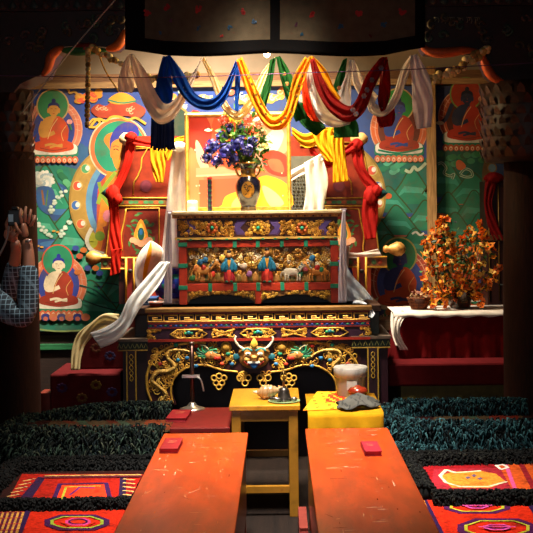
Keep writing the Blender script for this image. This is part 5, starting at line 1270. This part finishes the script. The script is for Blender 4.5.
shaggy('second left rug, red with striped ends and black fringe', -1.4, -.7, 5.2, 5.85, .3, .08,
       [([(-1.45, 5.9, .27), (-1.1, 5.92, .27), (-.68, 5.92, .27)], .058), ([(-1.45, 6.08, .27), (-.66, 6.1, .27)], .05), ([(-1.45, 5.14, .3), (-1.1, 5.13, .3), (-.68, 5.14, .3)], .042), ([(-.67, 5.2, .3), (-.665, 5.9, .3)], .035), ([(-1.43, 5.2, .3), (-1.43, 5.9, .3)], .05)], BK, 3, field2, .07, 1.2)
def field2r(s):
    s.poly([(405, 500), (408, 458), (545, 458), (560, 500)], '98141c')
    s.line([(414, 463), (540, 461)], .05, 'd8561c'); s.poly([(506, 500), (498, 462), (545, 462), (560, 500)], 'c8501c'); s.line([(520, 462), (536, 492)], .03, '8a1c24'); s.line([(505, 462), (516, 492)], .02, 'e0508a')
    s.line([(418, 466), (424, 492)], .03, 'e03a4a'); s.poly([(430, 490), (434, 469), (500, 468), (512, 490)], 'a02430')
    s.poly([(440, 476), (452, 472), (480, 471), (496, 474), (506, 482), (490, 488), (452, 488)], 'e8882c'); s.line([(440, 476), (446, 470), (456, 473), (480, 471)], .02, 'e8d8b0'); s.line([(506, 482), (488, 487), (460, 487)], .018, 'e8d8b0'); s.line([(440, 476), (446, 483), (460, 487)], .015, 'e8d8b0')
    for x, y in ((468, 478), (480, 479), (474, 476)): s.poly([(x - 3, y), (x, y - 1.5), (x + 3, y), (x, y + 1.5)], '6a5a70')
    s.line([(496, 466), (503, 465), (508, 468), (501, 470)], .016, 'f0e0d0', True)
shaggy('second right rug, crimson with an orange medallion and black fringe', .7, 1.6, 5.2, 5.85, .3, .08,
       [([(.66, 5.93, .28), (1.1, 5.95, .28), (1.6, 5.95, .28)], .06), ([(.64, 6.12, .27), (1.6, 6.12, .27)], .05), ([(.7, 5.14, .31), (1.1, 5.13, .31), (1.6, 5.14, .31)], .045), ([(.665, 5.2, .31), (.66, 5.5, .31), (.66, 5.9, .3)], .055)], BK + ['20201c'], 4, field2r, .07, 1.2)
def octo(s, x, y, rx, ry, c1, c2, w_):
    pts = [(x - rx, y - ry * .35), (x - rx * .55, y - ry), (x + rx * .55, y - ry), (x + rx, y - ry * .35), (x + rx, y + ry * .35), (x + rx * .55, y + ry), (x - rx * .55, y + ry), (x - rx, y + ry * .35)]
    s.line(pts, w_, c1, True); s.line([(x + (a - x) * .86, y + (b - y) * .8) for a, b in pts], w_ * .45, c2, True)
def rug3(label, x0, x1, draw):
    s = Rug(); s.z = .3; s.box(x0, x1, 3.2, 5.04, .205, .3, 'a8200f'); draw(s)
    return tag(s.build('flat_rug', M['rug']), label, 'rug')
def d3(s):
    s.poly([(-60, 600), (-10, 509), (134, 508), (100, 600)], 'b8220c')
    s.poly([(-60, 600), (-12, 509), (26, 508), (10, 560), (-10, 600)], 'c89040')
    for i in range(8): s.line([(-14 + i * 5, 512), (-34 + i * 5.5, 560)], .012, '5a1a34')
    for i in range(5): s.line([(-20, 513 + i * 6), (24, 512 + i * 6)], .008, 'b02a24')
    s.poly([(26, 508), (32, 508), (18, 545), (10, 560)], '2a1640')
    octo(s, 77, 523, 29, 7, '3a1640', '8a9a30', .03); s.poly([(60, 523), (70, 518), (86, 518), (96, 523), (86, 528), (70, 528)], 'c02a10'); octo(s, 78, 523, 10, 3, 'd03a78', '3a1040', .022); octo(s, 70, 552, 30, 10, '3a1640', '8a9a30', .03)
rug3('flat orange-red rug with a diamond motif, nearest the camera on the left', -1.42, -.63, d3)
def d3r(s):
    s.poly([(420, 500), (540, 499), (640, 600), (470, 600)], 'c8260c')
    s.poly([(423, 500), (427, 500), (450, 545), (443, 545)], '2a1640'); s.poly([(421, 500), (424, 500), (443, 545), (434, 545)], 'e8901c'); s.line([(528, 499), (548, 530)], .04, '2a1640')
    octo(s, 477, 507, 30, 6, '4a1648', 'b8b030', .03); octo(s, 497, 529, 36, 9, '4a1648', 'b8b030', .03)
    for x, y, r_ in ((477, 507, 9), (497, 529, 11)): octo(s, x, y, r_, 2.2, 'e050a0', '5a1050', .022); s.line([(x - r_ * 1.6, y), (x + r_ * 1.6, y)], .012, 'd04a8a')
rug3('flat orange-red rug with two octagon medallions, nearest the camera on the right', .63, 1.6, d3r)
# ------------------------------------------------------------------ red steps left of the altar
r = thing('red_step', 'red cloth-covered block step left of the altar, with dim flower pattern', 'step', (P(85, 390, 7.4).x, 7.6, 0))
xa, xb = P(50, 390, 7.4).x, P(121, 390, 7.4).x
s = MB('4c0c10'); s.box(xa, xb, 7.4, 7.95, 0, P(85, 374, 7.4).z); s.box(P(79, 350, 7.6).x, xb, 7.62, 7.95, P(85, 374, 7.4).z, P(95, 334, 7.62).z, '440a0e'); s.build('step_body', M['cloth'], r, bevel=.012)
s = MB(); rn = random.Random(2)
for x, y, D_, c in ((62, 388, 7.398, '3a2040'), (96, 385, 7.398, '6a4a1c'), (82, 398, 7.398, '5a3a1c'), (112, 392, 7.398, '3a2a4a'), (96, 348, 7.618, '4a2a1c'), (110, 356, 7.618, '2a2440'), (106, 372, 7.398 - .0, '2a2a4a')):
    if y == 372: continue
    for j in range(8):
        a = j * .785; s.relief([(x + 4 * math.cos(a) + 2 * math.cos(t), y + 3.4 * math.sin(a) + 1.8 * math.sin(t)) for t in range(6)], D_, .002, c)
s.build('woven_flowers', M['cloth'], r)
s = MB('6e2418'); s.box(P(38, 400, 7.4).x, xa - .01, 7.45, 7.6, 0, P(45, 394, 7.4).z); tag(s.build('red_box', M['paint'], bevel=.004), 'small red box end beside the left step', 'box')
# ------------------------------------------------------------------ red-draped table at the right
zt = P(450, 312, 7.7).z; X0, X1, Y0, Y1 = P(398, 320, 7.7).x, 1.86, 7.7, 8.15
r = thing('offering_table', 'long table at the right covered by red and white cloths', 'table', ((X0 + X1) / 2, 7.9, 0))
MB('4a2414').box(X0 + .02, X1, Y0 + .02, Y1, zt - .04, zt - .008).build('tabletop', M['wood'], r)
for x in (X0 + .05, X1 - .08):
    for y in (Y0 + .05, Y1 - .08): MB('3a1a10').box(x, x + .05, y, y + .05, 0, zt - .04).build('leg', M['wood'], r)
s = MB('6e0c10'); rows = []
for i in range(64):      # round the left and front sides
    u = i / 63
    if u < .22: x, y, nx, ny = X0, Y1 - (Y1 - Y0) * u / .22, -1, 0
    else: x, y, nx, ny = X0 + (X1 - X0) * (u - .22) / .78, Y0, 0, -1
    w_ = .014 * math.sin(i * .9) + .01 * math.sin(i * 2.1); zh = zt - .36 - .02 * math.sin(i * .5)
    rows.append([Vector((x + nx * w_ * t + nx * .04 * t * t * (u < .24), y + ny * (w_ * t + .03 * t), zt - .002 + (zh - zt) * t)) for t in [k_ / 8 for k_ in range(9)]])
s.grid(rows); s.box(X0, X1, Y0, Y1, zt - .006, zt - .001)
cloth_obj('red_tablecloth', s, 'red cloth hanging to the front of the long table at right', 'tablecloth', 'cloth')
s = MB('dccfc0'); rows = []
for i in range(40):
    x = X0 - .035 + (X1 - X0 + .03) * i / 39; f_ = .03 + .006 * math.sin(i * 1.1)
    rows.append([Vector((x, Y1 - .02, zt + .004)), Vector((x, (Y0 + Y1) / 2, zt + .005)), Vector((x, Y0 - .012, zt + .004)), Vector((x, Y0 - .045, zt - .006)), Vector((x, Y0 - .052 - .004 * math.sin(i), zt - f_))])
s.grid(rows)
band(s, [(398, 309), (394, 322), (394, 336), (400, 350)], [(410, 313), (402, 322), (400, 334), (408, 350)], [7.72, 7.62, 7.6, 7.62], None, .025, 3)
band(s, [(391, 312), (391, 330), (396, 346)], [(397, 311), (398, 330), (402, 346)], [7.8, 7.72, 7.62], None, .02, 2)
cloth_obj('white_table_cover', s, 'white cloth laid over the red cloth and hanging at its left corner', 'cloth', 'cloth')
s = MB('5a0e12'); xa = P(383, 375, 7.4).x; zs = P(440, 364, 7.35).z; s.box(xa, 1.9, 7.38, 7.64, P(440, 386, 7.38).z, zs)
tag(s.build('red_padded_bench', M['cloth'], bevel=.014), 'low bench padded in dark red below the red tablecloth', 'bench')
s = MB('5a4a18'); s.box(P(401, 400, 7.42).x, 1.75, 7.42, 7.62, 0, P(440, 386.3, 7.38).z - .001); 
for i in range(8): s.relief([(412 + i * 12 + 4 * math.cos(t), 398 + 3 * math.sin(t)) for t in range(6)], 7.419, .003, ['6a5a20', '4a3a18'][i % 2])
tag(s.build('yellow_chest', M['paint']), 'dim yellowish painted chest supporting the red padded bench', 'chest')
# potted orange flowers
pt = on(460, 310, 7.9, zt + .01)
po = thing('potted_flowers', 'tall bushy arrangement of orange blossoms on the white-covered table', 'plant', pt)
MB('3a2418').lathe(pt, [(.06, 0), (.075, .01), (.095, .12), (.1, .13), (.085, .125)], 20).build('pot', M['ceramic'], po)
rn = random.Random(17); kk = 7.85 / F
ORG = ['ff9c18', 'ffb42c', 'f8801a', 'ffd060', 'ff8c20', 'e86a1c']
tips = [(438, 226), (444, 220), (432, 240), (426, 246), (430, 262), (425, 280), (440, 252), (450, 236), (455, 252), (462, 242), (468, 230), (474, 250), (480, 226), (484, 238), (489, 246), (497, 268), (478, 268), (470, 262), (447, 268), (440, 284), (452, 288), (462, 280), (475, 288), (486, 280), (428, 294), (446, 300), (466, 300), (480, 300), (458, 268), (434, 300)]
for i, (x, y) in enumerate(tips):
    s = MB(); dd = rn.uniform(-.14, .1); Dt = 7.86 + dd
    q = catmull([pt + Vector((rn.uniform(-.03, .03), rn.uniform(-.03, .03), .12)), P(459 + (x - 459) * .5, min(y + 45, 296), Dt + .02), P(x, y - 2, Dt), P(x + rn.uniform(-3, 3), y + 12, Dt - .02)], 22)
    s.tube(q, .004, '4a5a24', 4)
    for j in range(13):
        c = q[8 + j] if j < 13 else q[-1]; c = c + Vector((rn.uniform(-.02, .02), rn.uniform(-.03, .01), rn.uniform(-.015, .015)))
        if c.z < zt + .03: continue
        col = rn.choice(ORG)
        ax = rdir(rn); u = ax.orthogonal().normalized(); v = ax.cross(u)
        for p_ in range(5):
            a = p_ * 2 * PI / 5; e = u * math.cos(a) + v * math.sin(a); petal(s, c, (e + ax * .5).normalized(), ax.cross(e).normalized(), rn.uniform(.024, .038), .028, col)
        s.ball(c, .008, 'a8441a', 6, 4)
    s.build('flower_spray', M['petal'], po)
s = MB()
for i in range(300):
    x, y = rn.gauss(458, 19), rn.gauss(266, 22)
    if not (420 < x < 500 and 222 < y < 308) or ((x - 459) / 42) ** 2 + ((y - 268) / 46) ** 2 > 1: continue
    c = P(x, y, 7.88 + rn.uniform(-.13, .12)); d = rdir(rn); c.z = max(c.z, zt + .03)
    petal(s, c, d, d.orthogonal().normalized(), rn.uniform(.03, .06), rn.uniform(.014, .026), rn.choice(['1f3a1c', '2f5a2a', '3a6a30', '16281a', '4a7a3a', '5a8a48']))
s.build('leaves', M['leaf'], po)
# wicker basket of dried blossoms
bp = on(419, 309, 7.85, zt + .01); r = thing('wicker_basket', 'small brown basket of dried blossoms left of the orange flowers', 'basket', bp)
s = MB(); 
for j in range(8): s.tube([bp + Vector(((.055 + .004 * j) * math.cos(a * PI / 9), (.05 + .003 * j) * math.sin(a * PI / 9), .006 + j * .01 + .003 * (a % 2))) for a in range(18)], .0055, ['5a2c18', '6a3a20'][j % 2], 5, True)
s.lathe(bp, [(.05, .001), (.078, .075)], 18, '3a1c10'); s.build('basket_body', M['wood'], r)
s = MB(); rn = random.Random(6)
for i in range(60):
    c = bp + Vector((rn.gauss(0, .035), rn.gauss(0, .03), .08 + rn.uniform(0, .045))); d = rdir(rn); petal(s, c, d, d.orthogonal().normalized(), .028, .016, rn.choice(['8a4a24', 'c8a070', '6a2c18', 'd8b888']))
s.build('dried_blossoms', M['petal'], r)
# dim cabinet and red drape at the far right wall
r = thing('side_cabinet', 'dark red cabinet with gold lines, half hidden by the right pillar', 'cabinet', (P(500, 330, 8.6).x, 8.7, 0))
xa = P(486, 250, 8.6).x
s = MB('2c0f0a'); s.box(xa, xa + .5, 8.55, 8.85, 0, P(490, 181, 8.6).z); s.box(xa - .03, xa + .52, 8.52, 8.86, P(490, 241, 8.55).z, P(490, 235, 8.55).z, '5a3418'); s.build('cabinet_body', M['paint'], r, bevel=.005)
s = MB('8a6420')
for x in (xa + .015, xa + .09): s.tube([Vector((x, 8.545, P(490, 184, 8.6).z)), Vector((x, 8.545, P(490, 300, 8.6).z))], .005, n=4)
s.build('gold_lines', M['gilt'], r)
s = MB('8c0f0f'); band(s, [(486, 176), (484, 200), (487, 222), (494, 240)], [(500, 176), (492, 202), (497, 222), (504, 240)], 8.52, None, .02, 3)
s.knot(P(494, 178, 8.52), (.07, .04, .04)); cloth_obj('red_drape', s, 'dark red cloth hanging from the dim cabinet beside the right pillar', 'cloth')

# ------------------------------------------------------------------ person with a camera at the left edge
def skinned(name, joints, edges, m, parent=None, sub=2, col='2a2a2e'):
    me = bpy.data.meshes.new(name); me.from_pydata([j[0] for j in joints], edges, []); o = bpy.data.objects.new(name, me); C.objects.link(o); WLOC[o.name] = Vector()
    md = o.modifiers.new('skin', 'SKIN'); md.use_smooth_shade = True
    for i, j in enumerate(joints):
        r_ = j[1] if isinstance(j[1], tuple) else (j[1], j[1]); me.skin_vertices[0].data[i].radius = r_; me.skin_vertices[0].data[i].use_root = (i == 0)
    sb = o.modifiers.new('sub', 'SUBSURF'); sb.levels = sb.render_levels = sub
    me.materials.append(m)
    if parent is not None: o.parent = parent; o.matrix_parent_inverse = Matrix.Translation(-WLOC[parent.name])
    return o
m_skin = mat('person_skin', .5, col='a06a50', namt=.12); m_hair = mat('hair', .6, col='0c0a09', namt=.3); m_jean = mat('denim', .85, col='131c30', namt=.3, bump=.2); m_cam = mat('camera_body', .35, col='121214', namt=.1)
m_pl = mat('plaid_shirt', .85, col='1a2630', namt=.2, bump=.15, bscale=120)
nt = m_pl.node_tree; N_ = nt.nodes; L__ = nt.links; bs = N_['Principled BSDF']; old = bs.inputs['Base Color'].links[0].from_socket
tc = N_.new('ShaderNodeTexCoord'); last = old
for ax_, sc_ in (('X', 42), ('Z', 42), ('DIAGONAL', 12)):
    wv = N_.new('ShaderNodeTexWave'); wv.bands_direction = ax_; wv.inputs['Scale'].default_value = sc_ * .35; wv.inputs['Distortion'].default_value = .6; L__.new(tc.outputs['Object'], wv.inputs['Vector'])
    mr_ = N_.new('ShaderNodeMapRange'); mr_.inputs['From Min'].default_value = .9; mr_.inputs['From Max'].default_value = .97; mr_.inputs['To Max'].default_value = .75 if ax_ != 'DIAGONAL' else .3; L__.new(wv.outputs['Fac'], mr_.inputs['Value'])
    mm = N_.new('ShaderNodeMix'); mm.data_type = 'RGBA'; L__.new(mr_.outputs[0], mm.inputs[0]); L__.new(last, mm.inputs[6]); mm.inputs[7].default_value = lin('7d9aaa'); last = mm.outputs[2]
L__.new(last, bs.inputs['Base Color'])
PD = 5.3
def pp(x, y, D_=PD): return tuple(P(x, y, D_))
hx = -1.56
pr = thing('person', 'person in a dark plaid shirt and jeans at left, raising a camera', 'person', (-1.6, PD, 0))
# body, head and arms as one surface (bare skin), clothes over it
J = [((-1.62, PD + .02, .95), (.15, .11)), ((-1.61, PD + .02, 1.15), (.13, .1)), ((-1.59, PD + .02, 1.34), (.15, .105)), ((-1.575, PD + .02, 1.445), (.075, .065)), ((-1.55, PD + .02, 1.51), .052), ((-1.53, PD + .02, 1.56), .06), ((-1.52, PD + .02, 1.625), (.085, .075)), ((-1.525, PD + .02, 1.69), (.07, .065)),
     ((-1.56, PD - .16, 1.40), .06), pp(27, 322, 5.12), pp(29, 256, 5.16), pp(26, 238, 5.18),
     ((-1.56, PD + .2, 1.40), .06), ((-1.36, PD + .24, 1.2), .042), ((-1.27, PD + .08, 1.48), .028), ((-1.265, PD + .03, 1.535), .026),
     ((-1.62, PD - .09, .85), .095), ((-1.60, PD - .1, .48), .065), ((-1.63, PD - .1, .1), .04), ((-1.53, PD - .11, .035), .03),
     ((-1.62, PD + .13, .85), .095), ((-1.61, PD + .16, .48), .065), ((-1.64, PD + .16, .1), .04), ((-1.54, PD + .17, .035), .03)]
J[9] = (J[9], .045); J[10] = (J[10], .029); J[11] = (J[11], .026)
E_ = [(0, 1), (1, 2), (2, 3), (3, 4), (4, 5), (5, 6), (6, 7), (2, 8), (8, 9), (9, 10), (10, 11), (2, 12), (12, 13), (13, 14), (14, 15), (0, 16), (16, 17), (17, 18), (18, 19), (0, 20), (20, 21), (21, 22), (22, 23)]
skinned('body', J, E_, m_skin, pr)
def ext(v, f): return tuple(a + f for a in v) if isinstance(v, tuple) else v + f
sh = [0, 1, 2, 3, 8, 9, 12, 13]
Js = [(J[i][0], ext(J[i][1], .018)) for i in sh]; w1 = Vector(J[9][0]).lerp(Vector(J[10][0]), .9); w2 = Vector(J[13][0]).lerp(Vector(J[14][0]), .85)
Js[0] = ((-1.62, PD + .02, .9), (.17, .125)); Js[3] = ((-1.58, PD + .02, 1.43), (.09, .08)); Js[5] = (Js[5][0], .066)
Js += [(tuple(w1), .046), (tuple(w2), .04)]
skinned('plaid_shirt', Js, [(0, 1), (1, 2), (2, 3), (2, 4), (4, 5), (5, 8), (2, 6), (6, 7), (7, 9)], m_pl, pr)
Jt = [((-1.62, PD + .02, .93), (.15, .115)), (J[16][0], .105), (J[17][0], .076), ((-1.63, PD - .1, .12), .055), (J[20][0], .105), (J[21][0], .076), ((-1.64, PD + .16, .12), .055)]
skinned('jeans', Jt, [(0, 1), (1, 2), (2, 3), (0, 4), (4, 5), (5, 6)], m_jean, pr)
for dy in (-.105, .165):
    s = MB('1a1614'); s.ball((-1.575, PD + dy, .04), (.13, .05, .038), n=16, m=8); s.build('shoe', M['cloth'], pr)
hc = Vector((-1.52, PD + .02, 1.63))
s = MB('0c0a09'); s.ball(hc + Vector((-.02, 0, .03)), (.105, .09, .105), n=18, m=12); s.build('hair', m_hair, pr)
s = MB('7a4c34'); s.add([hc + Vector(v) for v in ((.085, -.014, .015), (.085, .014, .015), (.115, -.018, -.025), (.115, .018, -.025), (.09, 0, -.035))], [(0, 1, 3, 2), (0, 2, 4), (1, 4, 3), (2, 3, 4)], '7a4c34', True); s.ball(hc + Vector((-.005, -.082, -.01)), (.018, .01, .03), '7a4c34')
s.ball(hc + Vector((-.005, .082, -.01)), (.018, .01, .03), '7a4c34')
for m_ in (-1, 1): s.ball(hc + Vector((.078, m_ * .032, .012)), (.012, .015, .01), 'e8e0d8'); s.ball(hc + Vector((.088, m_ * .032, .012)), .005, '1a0e0a', 6, 4)
s.tube([hc + Vector((.088, -.022, -.052)), hc + Vector((.094, 0, -.05)), hc + Vector((.088, .022, -.052))], .006, '6a2a24'); s.build('face_features', M['skin'], pr)
def finger(pts, r0, nm='finger'):
    J_ = [(tuple(p), r0 * (1 - .12 * i)) for i, p in enumerate(pts)]; return skinned(nm, J_, [(i, i + 1) for i in range(len(J_) - 1)], m_skin, pr, 1)
# right hand (near the lens): palm and five fingers
wr = Vector(J[11][0])
def PH(x, y, d): return P(x, y, 5.18 + d)
skinned('palm', [(tuple(wr), (.026, .02)), (tuple(PH(24, 230, 0)), (.034, .017)), (tuple(PH(24, 222, 0)), (.034, .014))], [(0, 1), (1, 2)], m_skin, pr, 2)
for (a, b, c, e) in (((22, 224), (20, 215), (21, 208), -.012), ((25, 223), (25, 213), (26, 206), -.004), ((28, 224), (30, 215), (31, 209), .004), ((30, 227), (34, 220), (35, 215), .01)):
    finger([PH(*a, e), PH(*b, e - .01), PH(*c, e + .01)], .0085)
finger([PH(22, 234, -.02), PH(17, 229, -.035), PH(15, 222, -.03)], .0095, 'thumb')
w3 = Vector(J[15][0])
skinned('palm', [(tuple(w3), (.025, .019)), (tuple(P(11, 238, 5.3)), (.034, .017)), (tuple(P(10, 230, 5.28)), (.03, .014))], [(0, 1), (1, 2)], m_skin, pr, 2)
for (a, b, c, e) in (((8, 232), (6, 224), (9, 217), .0), ((11, 232), (10, 223), (13, 215), .01), ((13, 234), (15, 226), (18, 221), .01), ((14, 238), (18, 233), (21, 229), .0)):
    finger([P(*a, 5.28 + e), P(*b, 5.27 + e), P(*c, 5.25 + e)], .0085)
finger([P(9, 240, 5.27), P(5, 236, 5.25), P(6, 230, 5.23)], .0095, 'thumb')
dg = bpy.context.evaluated_depsgraph_get()
parts_ = [o for o in pr.children if o.name.split('.')[0] in ('body', 'palm', 'finger', 'thumb')]
mb = MB('7a4c34')
for o in parts_:
    me = o.evaluated_get(dg).to_mesh()
    mb.add([o.location + v.co for v in me.vertices], [tuple(p_.vertices) for p_ in me.polygons], '7a4c34', True)
for o in parts_: bpy.data.objects.remove(o)
mb.build('body', m_skin, pr)
MB('c8b8b0').tube([P(25.5, 241.5, 5.145), P(31.5, 240.5, 5.145)], .008, n=8).build('wrist_band', M['metal'], pr)
cm = thing('hand_held_camera', 'small dark camera with a silver side held up by the person', 'camera', P(16, 224, 5.23))
s = MB('141416'); a = P(8, 226, 5.2); b = P(20, 210, 5.2); s.box(a.x, b.x, 5.195, 5.27, a.z, b.z); s.box(a.x + .012, b.x - .015, 5.21, 5.255, b.z, b.z + .016); s.build('camera_body', m_cam, cm, bevel=.006)
MB('1a1a1c').lathe(P(20, 221, 5.233) , [(.026, 0), (.028, .01), (.027, .03), (.03, .034), (.03, .06), (.02, .062)], 20, axis='X').build('lens', m_cam, cm)
MB('b8c8d0').box(a.x + .004, a.x + .026, 5.191, 5.196, a.z + .02, b.z - .02).build('silver_plate', M['metal'], cm)
MB('8a8078').tube(catmull([P(9, 226, 5.2), P(7, 238, 5.21), P(2, 250, 5.22), P(-6, 262, 5.24), P(-14, 256, 5.26)], 16), .005, n=5).build('neck_strap', M['cloth'], cm)
